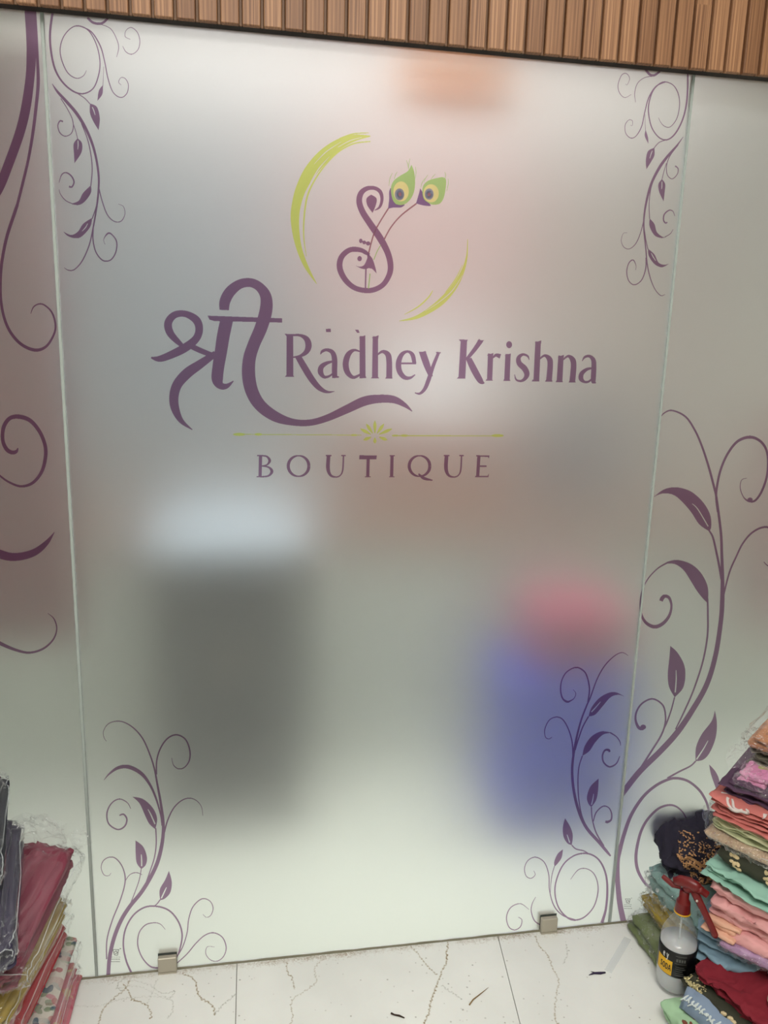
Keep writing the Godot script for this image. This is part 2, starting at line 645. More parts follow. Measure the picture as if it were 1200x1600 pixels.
func print_left(g: Node) -> void:
	crop(0, 0, 0.2)
	var p := stroke([228, 60, 75, 240, 250, 75, 245, 400, 75, 235, 600, 70, 200, 850, 75, 150, 1050, 75, 60, 1300, 75, 0, 1450, 75, -60, 1560, 70, -200, 1800, 60])
	p += stroke([270, 60, 20, 280, 200, 20, 292, 450, 22, 298, 650, 26, 280, 850, 25, 255, 1050, 24, 220, 1250, 22, 180, 1420, 22, 135, 1600, 22])
	crop(0, 200, 0.2625)
	p += stroke([103, 457, 18, 85, 510, 20, 40, 650, 19, 12, 790, 18, 3, 900, 17, 5, 1020, 16, 25, 1130, 16, 65, 1220, 17, 130, 1290, 18, 210, 1322, 19, 275, 1300, 15, 320, 1230, 12, 330, 1170, 11, 310, 1100, 10, 270, 1058, 9, 235, 1047, 8, 200, 1065, 7, 183, 1105, 3])
	part("vine", print_mesh(p), M.purple, g, "thick purple printed stem and its long curl")
	crop(0, 600, 0.2813)
	part("tendril", print_mesh(stroke([100, 355, 4, 90, 375, 18, 65, 380, 22, 35, 360, 22, 15, 310, 20, 20, 240, 22, 55, 190, 22, 110, 182, 24, 170, 205, 22, 220, 265, 20, 250, 340, 20, 252, 410, 20, 230, 490, 18, 180, 550, 16, 115, 568, 13, 50, 545, 11, 0, 510, 10, -40, 470, 10, -120, 380, 9])), M.purple, g, "purple printed spiral")
	part("leaf", print_mesh(stroke([303, 822, 2, 260, 880, 25, 200, 930, 38, 130, 955, 42, 60, 960, 45, 0, 945, 48, -60, 920, 40, -160, 860, 10])), M.purple, g, "curved purple printed leaf")
	part("tendril", print_mesh(stroke([265, 1273, 2, 300, 1305, 6, 315, 1360, 7, 295, 1420, 9, 240, 1470, 11, 165, 1492, 12, 90, 1478, 15, 0, 1440, 20, -60, 1400, 20, -160, 1300, 18])), M.purple, g, "purple printed hook shaped tendril")

func print_right(g: Node) -> void:
	crop(0, 0, 1)
	var least := SEAM_R + 0.0025
	var p := stroke([966, 1249, 9, 973, 1239, 9, 999, 1206, 9, 1032.5, 1173, 9, 1058, 1144.6, 9, 1081, 1111, 8.5, 1104, 1070, 8, 1118, 1024, 7.5, 1126, 973, 7, 1128.5, 940, 7, 1128.8, 901, 5.5, 1127.8, 866, 4.4, 1126.7, 836, 4, 1122.5, 800, 3.8, 1118.6, 772.6, 3.6, 1116, 762, 3.6, 1107.5, 730, 3.5, 1097, 698, 3.2, 1086, 672.7, 3, 1071, 651, 2.8, 1050, 641.4, 2.4, 1037, 646, 1.8, 1030, 655.6, 0.8])
	p += stroke([1121.5, 800, 3, 1119, 777, 3.2, 1121, 755.6, 3.5, 1126.7, 732, 3.5, 1137, 709, 3.6, 1152, 690, 4, 1171, 683, 4.6, 1187, 688.6, 4, 1197, 702, 3.6, 1200, 721, 3.4, 1198, 745, 3.4, 1190, 768, 3.4, 1180, 782, 3.2, 1170, 783, 3, 1162, 777, 1.6, 1157, 765, 1.3, 1157, 755, 1.1, 1160, 749, 0.9, 1167, 747, 0.6])
	p += oval(1172, 780.5, 4, 3)
	p += stroke([1129, 940, 2.6, 1132, 924, 2.6, 1140, 893.5, 2.6, 1150, 870.5, 2.6, 1160.7, 849, 2.6, 1175.5, 832, 2.8, 1194.7, 823.6, 3, 1215, 830, 3, 1235, 850, 2.6])
	p += stroke([1127.5, 905, 4, 1124.5, 888, 3.6, 1120, 866, 3.4, 1114, 840, 3, 1108, 829, 2.4])
	p += stroke([1193.5, 878, 1.2, 1200, 884, 1.6, 1212, 888, 1.6])
	p += stroke([1105.5, 935, 2.6, 1106, 957.6, 2.8, 1105.3, 993.5, 2.8, 1098, 1034, 2.7, 1083.7, 1078, 2.6, 1068, 1114, 2.5, 1055.5, 1139.5, 2])
	p += stroke([1054, 1089.5, 2, 1049, 1108.7, 2.2, 1042.7, 1126.7, 2.4, 1037.6, 1138, 2.5])
	p += stroke([998, 1205, 3.4, 1017, 1175, 3, 1032.5, 1150, 2.8, 1039, 1132, 2.6, 1039.6, 1116, 2.5, 1035, 1101, 2.5, 1019.7, 1092, 2.5, 1004, 1098.5, 2.6, 995, 1111, 2.8, 993, 1124, 3.2, 997, 1135.6, 4.5, 1003, 1138.5, 5.5, 1007, 1135, 5])
	p += oval(1005, 1136, 4.4, 3.8)
	var v := part("vine", print_mesh(p, [], 0.0005, 0.5, 9.0, least), M.purple, g, "tall purple printed vine with curling tendrils")
	crop(980, 560, 0.21256)
	leaf_print(v, [605, 1272, 618, 1235, 610, 1150, 560, 1060, 480, 985, 400, 953, 330, 948, 260, 968, 175, 1035], [605, 1272, 530, 1220, 470, 1130, 400, 1050, 340, 1003, 270, 992, 215, 1008, 175, 1035], [478, 1068, 4, 520, 1110, 8, 595, 1235, 8])
	crop(930, 850, 0.25617)
	leaf_print(v, [685, 360, 690, 300, 680, 240, 640, 170, 580, 120, 500, 97, 440, 108], [685, 360, 655, 330, 620, 285, 580, 220, 540, 160, 490, 124, 440, 118], [], [442, 113, 10, 380, 150, 8, 320, 215, 7, 285, 290, 7, 275, 360, 9, 282, 430, 13, 310, 480, 18, 360, 505, 22, 410, 487, 21, 450, 440, 17, 465, 380, 13, 452, 330, 17, 425, 318, 21, 408, 332, 24, 402, 348, 22])
	leaf_print(v, [458, 622, 452, 700, 443, 790, 450, 870, 485, 935], [458, 622, 500, 660, 540, 730, 550, 800, 535, 880, 485, 935], [493, 770, 4, 494, 830, 7, 488, 905, 8])
	leaf_print(v, [730, 1015, 710, 1080, 650, 1160, 615, 1240, 612, 1325], [730, 1015, 742, 1090, 735, 1180, 700, 1270, 660, 1315, 612, 1325], [688, 1200, 4, 660, 1250, 7, 618, 1314, 8])
	crop(0, 0, 1)
	var q := stroke([974.5, 1441, 9, 970, 1420, 8.4, 967, 1400, 8, 964.6, 1370, 7.5, 965, 1345, 7, 968, 1330, 6.6, 975, 1304, 6, 986, 1274, 5.4, 1004, 1246, 4.8, 1024, 1228, 4.4, 1044, 1218, 4.2, 1058, 1216, 4, 1074, 1220, 3.8, 1088, 1230, 3.8, 1098, 1242, 3.8, 1106, 1260, 3.6, 1109, 1285, 3.4, 1104, 1310, 3])
	q += stroke([1072, 1278, 1.6, 1066, 1268, 2.2, 1056, 1260, 2.8, 1044, 1258, 3.2, 1028, 1264, 3.6, 1012, 1280, 4, 1002, 1298, 4.2, 996, 1320, 4.6, 993.6, 1340, 4.8, 996, 1358, 4.8, 1003, 1373, 4.4, 1012, 1384, 4, 1030, 1396, 3.4])
	q += stroke([1086.8, 1189.4, 2.2, 1078.6, 1197, 2.4, 1060.6, 1206, 2.6, 1042.7, 1216, 3])
	var v2 := part("vine", print_mesh(q, [], 0.0005, 0.5, 9.0, least), M.purple, g, "purple printed spiral at the foot of the glass")
	crop(930, 850, 0.25617)
	leaf_print(v2, [695, 1345, 705, 1400, 725, 1460, 752, 1530], [695, 1345, 735, 1390, 758, 1450, 752, 1530])
	crop(960, 1340, 0.2)
	stamp_mark(g, 105, 340, 22)

func stamp_mark(g: Node, x: float, y: float, r: float) -> void:
	# the small printed quality mark: a knot in a frame with two lines of print
	var p := []
	for k in [[-1, -0.8, 1, -0.8], [-0.8, -0.8, -0.4, 0.7], [-0.4, 0.7, 0.5, 0.8], [0.5, 0.8, 0.8, -0.8], [-0.6, 0.1, 0.1, -0.5], [0.1, -0.5, 0.6, 0.2], [-0.3, 0.4, 0.5, 0.1], [1.1, -1.1, 1.5, -1.1]]:
		p += stroke([x + k[0] * r, y + k[1] * r, 4, x + k[2] * r, y + k[3] * r, 4])
	for row in [1.3, 1.9, 2.6]:
		var cx := -1.3
		while cx < 1.2:
			var w := rng.randf_range(0.15, 0.4)
			p += stroke([x + cx * r, y + row * r, 5 if row > 1.5 else 3, x + (cx + w) * r, y + row * r, 5 if row > 1.5 else 3])
			cx += w + 0.14
	part("quality_mark", print_mesh(p, [], 0.0006, 0.35), M.grey_ink, g, "tiny dark printed quality mark")

func print_corners(g: Node) -> void:
	# lower right
	crop(780, 980, 0.3)
	var v := vine(g, [
		[580, 1192, 8, 560, 1168, 14, 520, 1120, 16, 455, 1045, 16, 415, 960, 15, 390, 860, 14, 380, 760, 13, 385, 680, 12, 400, 590, 11, 425, 490, 9, 455, 410, 8, 475, 365, 7, 510, 270, 6, 550, 200, 6, 600, 150, 5, 640, 132, 4, 672, 148, 2],
		[384, 680, 7, 380, 600, 7, 360, 530, 6, 330, 480, 6, 295, 468, 5, 260, 485, 5, 238, 530, 5, 240, 570, 4, 258, 582, 4, 275, 572, 3],
		[462, 390, 7, 470, 320, 7, 455, 250, 7, 430, 220, 7, 395, 210, 6, 350, 235, 6, 325, 280, 6, 320, 330, 7, 330, 370, 8, 352, 388, 11, 370, 384, 7, 390, 370, 4, 399, 345, 3, 385, 325, 2],
		[465, 465, 7, 435, 520, 7, 410, 590, 7, 395, 640, 7],
		[433, 670, 6, 415, 730, 6, 410, 810, 6, 415, 900, 6, 430, 980, 6, 455, 1040, 6],
		[480, 937, 6, 485, 1000, 6, 505, 1070, 7, 545, 1140, 8],
		[490, 1012, 5, 505, 965, 6, 540, 933, 6, 570, 940, 6, 585, 970, 7, 583, 1002, 9, 565, 1014, 13, 553, 1012, 12],
		[628, 672, 4, 610, 710, 7, 575, 727, 8, 545, 705, 8, 538, 670, 8, 550, 642, 9, 570, 640, 12, 575, 650, 10]], "purple printed vine in the lower right corner")
	leaf_print(v, [465, 465, 480, 420, 520, 370, 570, 342, 610, 340, 655, 362], [465, 465, 500, 455, 540, 410, 580, 365, 620, 352, 655, 362], [528, 388, 3, 505, 415, 6, 480, 442, 6])
	leaf_print(v, [433, 670, 445, 620, 480, 570, 530, 543, 580, 548], [433, 670, 470, 645, 500, 600, 540, 560, 580, 550], [], [578, 549, 7, 610, 570, 6, 628, 595, 5, 633, 617, 2])
	leaf_print(v, [518, 788, 475, 830, 457, 885, 465, 920, 480, 937], [518, 788, 515, 850, 505, 900, 480, 937], [492, 868, 3, 488, 895, 5, 481, 925, 6])
	var w := vine(g, [
		[535, 1540, 16, 555, 1470, 12, 563, 1380, 11, 558, 1300, 10, 535, 1235, 9, 500, 1195, 8, 450, 1178, 8, 390, 1190, 7, 335, 1235, 7, 300, 1310, 7, 290, 1380, 7, 305, 1450, 7, 340, 1500, 8, 385, 1525, 8, 440, 1512, 7, 490, 1460, 6, 513, 1390, 6, 512, 1330, 5, 490, 1280, 5, 450, 1257, 4, 410, 1265, 4, 372, 1313, 2],
		[400, 1526, 7, 330, 1500, 6, 285, 1450, 6, 262, 1370, 5, 258, 1290, 5, 235, 1225, 5, 190, 1198, 5, 150, 1215, 4, 132, 1255, 4, 140, 1295, 4, 165, 1308, 4, 187, 1290, 3, 180, 1268, 2],
		[225, 1555, 6, 185, 1530, 6, 167, 1480, 5, 172, 1440, 4, 190, 1405, 2],
		[155, 1470, 2, 110, 1440, 4, 60, 1460, 5, 38, 1510, 5, 50, 1560, 5, 80, 1577, 5, 110, 1560, 5, 118, 1525, 4, 100, 1510, 3],
		[378, 1135, 6, 400, 1155, 6, 440, 1165, 6, 465, 1180, 6],
		[288, 1245, 4, 275, 1290, 4, 268, 1350, 3, 266, 1390, 2]], "purple printed ring and tendrils above the right clip")
	leaf_print(w, [343, 995, 332, 1040, 335, 1090, 355, 1125, 378, 1135], [343, 995, 370, 1040, 383, 1085, 378, 1135], [353, 1080, 3, 360, 1100, 5, 367, 1122, 6])
	leaf_print(w, [332, 1157, 305, 1180, 287, 1220, 288, 1247], [332, 1157, 325, 1200, 305, 1230, 288, 1247])
	# lower left
	crop(130, 1100, 0.275)
	v = vine(g, [
		[142, 1545, 22, 150, 1440, 22, 175, 1330, 22, 215, 1230, 22, 265, 1150, 22, 330, 1070, 22, 385, 980, 22, 425, 890, 22, 450, 780, 20, 455, 680, 17, 440, 560, 14, 420, 450, 11, 405, 370, 9, 380, 290, 8, 340, 200, 8, 290, 140, 7, 235, 105, 6, 185, 98, 5, 140, 115, 4, 115, 155, 3, 118, 190, 3, 132, 212, 2],
		[416, 400, 8, 418, 320, 8, 440, 250, 8, 480, 195, 8, 530, 175, 8, 580, 200, 8, 605, 260, 8, 603, 320, 7, 575, 360, 6, 540, 368, 5, 512, 345, 4, 503, 305, 2],
		[118, 432, 2, 150, 395, 10, 200, 362, 18, 260, 358, 22, 330, 395, 20, 380, 460, 14, 415, 540, 11, 440, 630, 8, 447, 690, 6],
		[461, 730, 8, 480, 660, 8, 515, 590, 7, 560, 548, 6, 605, 535, 5, 645, 550, 4, 672, 585, 3, 680, 635, 2],
		[412, 705, 7, 415, 790, 7, 405, 870, 7, 380, 950, 7, 350, 1035, 6],
		[330, 935, 5, 318, 1000, 5, 290, 1080, 5, 262, 1150, 5],
		[133, 1450, 7, 135, 1340, 7, 165, 1230, 7, 205, 1130, 7, 233, 1040, 7, 238, 980, 7, 220, 920, 6, 185, 878, 6, 150, 870, 5, 115, 890, 5, 102, 930, 4, 118, 970, 4, 145, 975, 3, 158, 960, 2],
		[240, 1003, 4, 265, 970, 4, 300, 958, 5, 335, 970, 3]], "purple printed vine in the lower left corner")
	leaf_print(v, [280, 527, 340, 540, 395, 590, 420, 650, 410, 712], [280, 527, 320, 565, 350, 630, 375, 680, 410, 712], [368, 598, 4, 385, 630, 7, 408, 682, 7])
	leaf_print(v, [297, 775, 298, 850, 305, 905, 330, 938], [297, 775, 340, 810, 362, 870, 355, 915, 330, 938], [330, 855, 4, 332, 890, 7, 332, 922, 7])
	part("tendril", print_mesh(stroke([270, 595, 3, 250, 560, 5, 205, 540, 6, 160, 565, 7, 135, 620, 8, 145, 680, 8, 195, 713, 8, 235, 695, 9, 248, 655, 9, 230, 627, 9, 206, 633, 7])), M.purple, g, "purple printed spiral curl")
	w = vine(g, [
		[275, 1530, 12, 245, 1460, 10, 228, 1370, 9, 240, 1280, 9, 285, 1200, 9, 350, 1155, 9, 420, 1150, 9, 490, 1175, 9, 540, 1235, 9, 562, 1310, 9, 550, 1390, 8, 530, 1445, 6],
		[425, 1500, 10, 380, 1490, 8, 335, 1440, 7, 310, 1370, 7, 318, 1300, 6, 355, 1255, 6, 405, 1243, 5, 440, 1252, 4, 467, 1282, 2],
		[530, 1440, 6, 565, 1380, 6, 590, 1300, 6, 600, 1220, 6, 625, 1150, 6, 675, 1107, 6, 720, 1120, 5, 738, 1160, 5, 725, 1200, 4, 700, 1212, 3, 680, 1195, 2],
		[530, 1475, 6, 590, 1420, 6, 640, 1360, 6, 690, 1315, 6, 740, 1300, 6, 790, 1325, 6, 812, 1380, 6, 800, 1430, 5, 765, 1460, 5, 725, 1455, 4, 697, 1420, 4, 705, 1380, 3, 745, 1380, 2],
		[437, 1112, 6, 420, 1135, 6, 400, 1152, 6]], "purple printed ring and tendrils around the left clip")
	leaf_print(w, [487, 948, 465, 1000, 435, 1055, 437, 1115], [487, 948, 503, 1010, 495, 1070, 465, 1105, 437, 1115], [473, 1042, 4, 460, 1070, 7, 444, 1104, 7])
	stamp_mark(g, 185, 1412, 20)
	# upper left
	crop(60, 10, 0.26856)
	w = vine(g, [
		[82, 36, 14, 68, 150, 13, 72, 250, 12, 95, 360, 11, 140, 440, 10, 205, 495, 9, 265, 507, 8, 320, 475, 7, 350, 400, 7, 358, 320, 6, 340, 230, 6, 300, 150, 6, 250, 117, 7, 200, 120, 6, 150, 170, 6, 127, 240, 6, 135, 310, 6, 170, 385, 6, 220, 418, 5, 260, 405, 4, 280, 372, 2],
		[250, 117, 6, 310, 150, 7, 360, 230, 7, 385, 320, 6, 405, 420, 6, 435, 500, 5, 480, 530, 5, 515, 505, 5, 523, 455, 4, 505, 420, 4, 480, 415, 3, 467, 440, 3, 482, 458, 2],
		[380, 350, 2, 378, 410, 2, 375, 465, 3],
		[225, 505, 5, 270, 535, 5, 300, 567, 5],
		[285, 66, 12, 320, 95, 14, 370, 98, 14, 410, 62, 12],
		[360, 103, 4, 420, 130, 4, 455, 190, 4, 467, 240, 4, 455, 295, 2],
		[490, 230, 2, 510, 265, 4, 545, 278, 4, 580, 250, 4, 590, 200, 4, 575, 150, 4, 540, 123, 4, 510, 140, 3, 505, 175, 3, 535, 192, 2]], "purple printed ring and tendrils under the slats at the left seam")
	leaf_print(w, [375, 458, 352, 490, 343, 550], [375, 458, 372, 510, 343, 550])
	leaf_print(w, [300, 565, 300, 620, 320, 670, 350, 720], [300, 565, 340, 585, 357, 650, 350, 720], [313, 585, 5, 322, 605, 6, 330, 632, 3])
	v = vine(g, [
		[80, 450, 3, 110, 495, 13, 160, 550, 17, 220, 620, 18, 270, 700, 17, 310, 790, 15, 335, 880, 13, 350, 980, 12, 350, 1060, 11, 340, 1160, 10, 318, 1290, 8, 295, 1390, 7, 255, 1480, 7, 210, 1530, 6, 175, 1535, 5, 150, 1520, 2],
		[350, 1050, 7, 370, 1130, 6, 400, 1210, 6, 440, 1250, 5, 480, 1250, 5, 503, 1210, 4, 495, 1165, 3, 465, 1150, 2],
		[318, 1290, 8, 318, 1360, 7, 335, 1430, 7, 375, 1478, 7, 420, 1475, 7, 450, 1430, 7, 455, 1370, 7, 430, 1330, 7, 405, 1320, 9, 380, 1355, 3, 388, 1385, 2],
		[130, 535, 5, 165, 590, 5, 195, 650, 5, 203, 700, 5, 190, 740, 5, 155, 755, 5, 125, 735, 6, 113, 695, 6, 125, 667, 8, 143, 670, 9],
		[203, 685, 4, 218, 730, 4, 228, 770, 4],
		[250, 680, 5, 285, 770, 6, 305, 860, 6, 313, 950, 6, 305, 1045, 6],
		[120, 1025, 3, 135, 980, 6, 160, 967, 7, 190, 985, 8, 207, 1020, 8, 195, 1050, 9, 178, 1048, 11],
		[347, 1110, 6, 335, 1170, 6, 313, 1235, 6]], "long purple printed vine down the left seam")
	leaf_print(v, [228, 768, 205, 800, 207, 860, 210, 912], [228, 768, 253, 795, 250, 850, 210, 912], [230, 780, 5, 231, 805, 6, 229, 832, 3])
	leaf_print(v, [306, 1040, 260, 1085, 235, 1130, 195, 1147], [306, 1040, 305, 1085, 270, 1135, 235, 1155, 195, 1151], [], [200, 1149, 5, 160, 1130, 5, 130, 1095, 4, 120, 1065, 2])
	leaf_print(v, [313, 1230, 260, 1265, 230, 1310, 190, 1330, 145, 1310], [313, 1230, 300, 1285, 250, 1340, 210, 1348, 170, 1335, 145, 1310], [287, 1262, 3, 275, 1285, 6, 254, 1308, 3])
	# upper right
	crop(930, 80, 0.25)
	w = vine(g, [
		[578, 126, 10, 578, 220, 10, 570, 330, 10, 545, 430, 9, 500, 515, 9, 450, 553, 8, 400, 540, 7, 355, 480, 7, 335, 400, 7, 335, 330, 7, 360, 250, 7, 400, 205, 7, 440, 192, 6, 490, 215, 6, 520, 270, 6, 527, 340, 5, 510, 420, 5, 470, 472, 4, 435, 470, 4, 410, 445, 3, 395, 415, 2],
		[440, 192, 6, 380, 220, 7, 335, 290, 7, 310, 380, 6, 290, 470, 6, 255, 530, 5, 220, 542, 5, 190, 510, 4, 188, 460, 4, 210, 430, 3, 232, 435, 3, 232, 463, 2, 220, 463, 2],
		[312, 395, 2, 312, 450, 2, 315, 495, 3],
		[450, 552, 5, 400, 570, 5, 368, 605, 5],
		[310, 108, 14, 340, 145, 15, 370, 150, 14, 405, 125, 12],
		[370, 155, 5, 310, 165, 4, 265, 200, 4, 247, 260, 4, 252, 320, 2],
		[225, 270, 2, 185, 290, 3, 152, 260, 4, 143, 210, 4, 165, 150, 4, 195, 140, 4, 215, 170, 3, 200, 210, 2, 190, 205, 2]], "purple printed ring and tendrils under the slats at the right seam")
	leaf_print(w, [315, 490, 310, 530, 332, 578], [315, 490, 330, 540, 332, 578])
	leaf_print(w, [370, 603, 330, 625, 317, 680, 320, 738], [370, 603, 370, 650, 350, 690, 320, 738], [357, 622, 4, 350, 640, 5, 341, 670, 3])
	v = vine(g, [
		[550, 535, 2, 510, 590, 10, 450, 660, 16, 400, 730, 17, 350, 830, 15, 320, 940, 13, 305, 1040, 10, 305, 1120, 9, 315, 1220, 8, 325, 1330, 7, 345, 1420, 6, 375, 1490, 5, 410, 1527, 5, 437, 1520, 2],
		[520, 585, 4, 470, 650, 5, 447, 710, 5, 450, 770, 5, 480, 798, 5, 512, 770, 5, 518, 735, 6, 500, 717, 9],
		[445, 700, 4, 430, 750, 4, 417, 803, 4],
		[385, 760, 4, 350, 850, 5, 337, 950, 5, 340, 1048, 5],
		[497, 1030, 3, 485, 1000, 5, 460, 995, 7, 432, 1020, 8, 427, 1055, 8, 440, 1074, 9, 450, 1068, 7],
		[305, 1100, 5, 315, 1170, 5, 330, 1240, 5],
		[305, 1050, 6, 285, 1130, 5, 255, 1200, 5, 215, 1235, 4, 180, 1225, 4, 163, 1185, 3, 175, 1140, 2, 200, 1135, 2],
		[318, 1290, 7, 315, 1360, 7, 290, 1430, 6, 245, 1460, 6, 210, 1435, 6, 197, 1380, 6, 210, 1325, 6, 237, 1305, 7, 255, 1340, 3, 252, 1368, 2]], "long purple printed vine down the right seam")
	leaf_print(v, [417, 800, 395, 830, 400, 880, 428, 938], [417, 800, 437, 830, 433, 890, 428, 938], [417, 815, 4, 417, 840, 5, 415, 862, 3])
	leaf_print(v, [340, 1045, 370, 1080, 385, 1130, 420, 1160, 440, 1160], [340, 1045, 340, 1095, 370, 1150, 410, 1167, 440, 1163], [], [436, 1161, 5, 470, 1140, 4, 487, 1112, 2])
	leaf_print(v, [330, 1235, 370, 1270, 395, 1320, 430, 1335, 460, 1328], [330, 1235, 335, 1280, 370, 1330, 410, 1350, 440, 1342, 460, 1328], [350, 1262, 3, 362, 1285, 6, 378, 1310, 3])

func glyph(g: Node, polys: Array, cut := []) -> void:
	part("letter", print_mesh(polys, cut, 0.0005, 0.4), M.purple, g, "purple printed letter")

func print_sign(g: Node) -> void:
	# emblem: flute shaped like an S with a bird's head, two peacock feathers, two lime crescents
	crop(440, 190, 0.266667)
	var e := part("emblem", print_mesh(stroke([545, 520, 4, 575, 500, 14, 588, 455, 18, 578, 412, 22, 545, 390, 22, 500, 392, 26, 465, 420, 32, 455, 470, 34, 475, 530, 36, 520, 600, 38, 575, 680, 40, 618, 760, 36, 637, 830, 34, 633, 890, 32, 600, 950, 30, 550, 982, 30, 495, 990, 30, 430, 975, 30, 380, 935, 32, 347, 880, 34, 340, 830, 34, 357, 785, 32, 400, 752, 30, 450, 750, 28, 490, 764, 22, 512, 785, 12]) + stroke([515, 780, 16, 490, 768, 20, 470, 756, 18])), M.purple, g, "purple printed curled flute emblem")
	part("teardrop", print_mesh(blade([525, 428, 498, 450, 502, 490, 533, 535], [525, 428, 556, 450, 552, 490, 533, 535])), M.purple, e)
	part("bird_head", print_mesh(blade([500, 768, 530, 800, 548, 850, 557, 890], [500, 768, 502, 810, 490, 845, 505, 858, 530, 863, 557, 890]) + blade([432, 843, 465, 860, 490, 864, 512, 858], [432, 843, 460, 850, 485, 838, 502, 800])), M.purple, e)
	part("eye", print_mesh(oval(457, 803, 13, 15)), M.purple, e)
	part("crown", print_mesh(oval(464, 699, 10, 13) + oval(484, 708, 11, 11) + oval(507, 714, 13, 12) + stroke([463, 699, 8, 507, 714, 8])), M.purple, e)
	part("foot", print_mesh(stroke([494, 862, 9, 491, 978, 8])), M.purple, e)
	part("foot", print_mesh(stroke([509, 978, 6, 518, 890, 6])), M.green, e)
	part("stem", print_mesh(stroke([540, 810, 5, 560, 760, 5, 582, 722, 5])), M.green, e)
	var c := part("crescent", print_mesh(stroke([520, 85, 6, 430, 95, 38, 340, 130, 60, 250, 200, 78, 170, 290, 75, 115, 390, 62, 88, 480, 54, 78, 560, 50, 84, 650, 42, 105, 750, 32, 145, 850, 24, 205, 950, 3]) + stroke([520, 116, 6, 420, 130, 8, 330, 180, 8, 250, 262, 8, 190, 350, 9, 150, 440, 10, 132, 560, 9, 130, 680, 7, 146, 790, 3]) + stroke([510, 66, 3, 420, 72, 8, 340, 100, 9]),
		stroke([470, 92, 3, 400, 112, 5, 330, 150, 3]) + stroke([350, 118, 2, 260, 178, 5, 190, 250, 2]) + stroke([280, 205, 2, 215, 280, 6, 160, 380, 5, 130, 470, 2])), M.lime, g, "lime printed brush crescent left of the emblem")
	c = part("crescent", print_mesh(stroke([1090, 690, 3, 1085, 790, 9, 1060, 880, 20, 1010, 970, 34, 940, 1050, 40, 860, 1110, 30, 780, 1150, 18, 690, 1168, 3]) + stroke([885, 990, 4, 860, 1030, 8, 800, 1085, 8, 720, 1130, 3]) + stroke([1060, 840, 2, 1020, 920, 6, 960, 1000, 3]),
		stroke([1060, 900, 2, 1000, 990, 5, 920, 1060, 4, 840, 1110, 2])), M.lime, g, "lime printed brush crescent right of the emblem")
	part("stem", print_mesh(stroke([510, 770, 8, 540, 660, 8, 575, 590, 8, 626, 508, 8])), M.plum, e)
	part("stem", print_mesh(stroke([600, 692, 8, 640, 620, 8, 700, 550, 8, 790, 480, 9])), M.plum, e)
	crop(580, 230, 0.116667)
	for k in 2:
		var body: Array
		var cup: Array
		var cx := 400.0 if k == 0 else 802.0
		var cy := 592.0 if k == 0 else 618.0
		var ring := oval(cx, cy, 104, 134) if k == 0 else oval(cx, cy, 104, 122)
		var blue := oval(379, 632, 64, 80) if k == 0 else oval(776, 628, 60, 76)
		var mid := oval(382, 632, 45, 58) if k == 0 else oval(776, 630, 42, 54)
		var core := oval(385, 630, 20, 28) if k == 0 else oval(775, 632, 22, 26)
		if k == 0:
			body = blade([540, 235, 490, 320, 400, 375, 310, 440, 268, 520, 268, 620, 290, 710, 330, 762], [540, 235, 577, 340, 588, 480, 572, 600, 530, 690, 460, 758, 390, 775, 330, 762])
			cup = blade([225, 825, 240, 700, 240, 600, 258, 545], [225, 825, 300, 808, 400, 806, 450, 775])
		else:
			body = blade([950, 400, 850, 420, 760, 450, 700, 510, 685, 600, 710, 700, 800, 765], [950, 400, 1000, 430, 997, 550, 970, 680, 920, 755, 850, 770, 800, 765])
			cup = blade([600, 752, 622, 680, 645, 600, 655, 550], [600, 752, 690, 778, 790, 788, 790, 768])
		var hs := [[285, 345, 250, 420, 238, 520], [350, 330, 325, 370, 310, 430], [520, 150, 505, 220, 500, 290], [592, 260, 600, 330, 590, 420], [470, 170, 490, 230, 500, 300]] if k == 0 else [[760, 370, 725, 420, 705, 470], [715, 420, 680, 480, 665, 540], [985, 330, 995, 370, 990, 430], [1030, 420, 1030, 500, 1010, 590], [860, 360, 830, 390, 800, 430]]
		var f := part("feather", print_mesh(body, ring, 0.0005, 0.3), M.green, g, "green printed peacock feather with a dark eye")
		part("yellow_ring", print_mesh(ring, blue, 0.0005, 0.3), M.yellow, f)
		part("blue_eye", print_mesh(blue, core, 0.0005, 0.3), M.blue, f)
		part("dark_ring", print_mesh(mid, core, 0.0009, 0.3), M.blue, f)
		part("eye_core", print_mesh(core, [], 0.0005, 0.3), M.plum, f)
		part("cup", print_mesh(cup, body + ring, 0.0005, 0.3), M.violet, f)
		for hh in hs:
			part("wisp", print_mesh(stroke([hh[0], hh[1], 4, hh[2], hh[3], 7, hh[4], hh[5], 4]), body, 0.0005, 0.3), M.green, f)
	# the Devanagari word
	crop(220, 420, 0.383333)
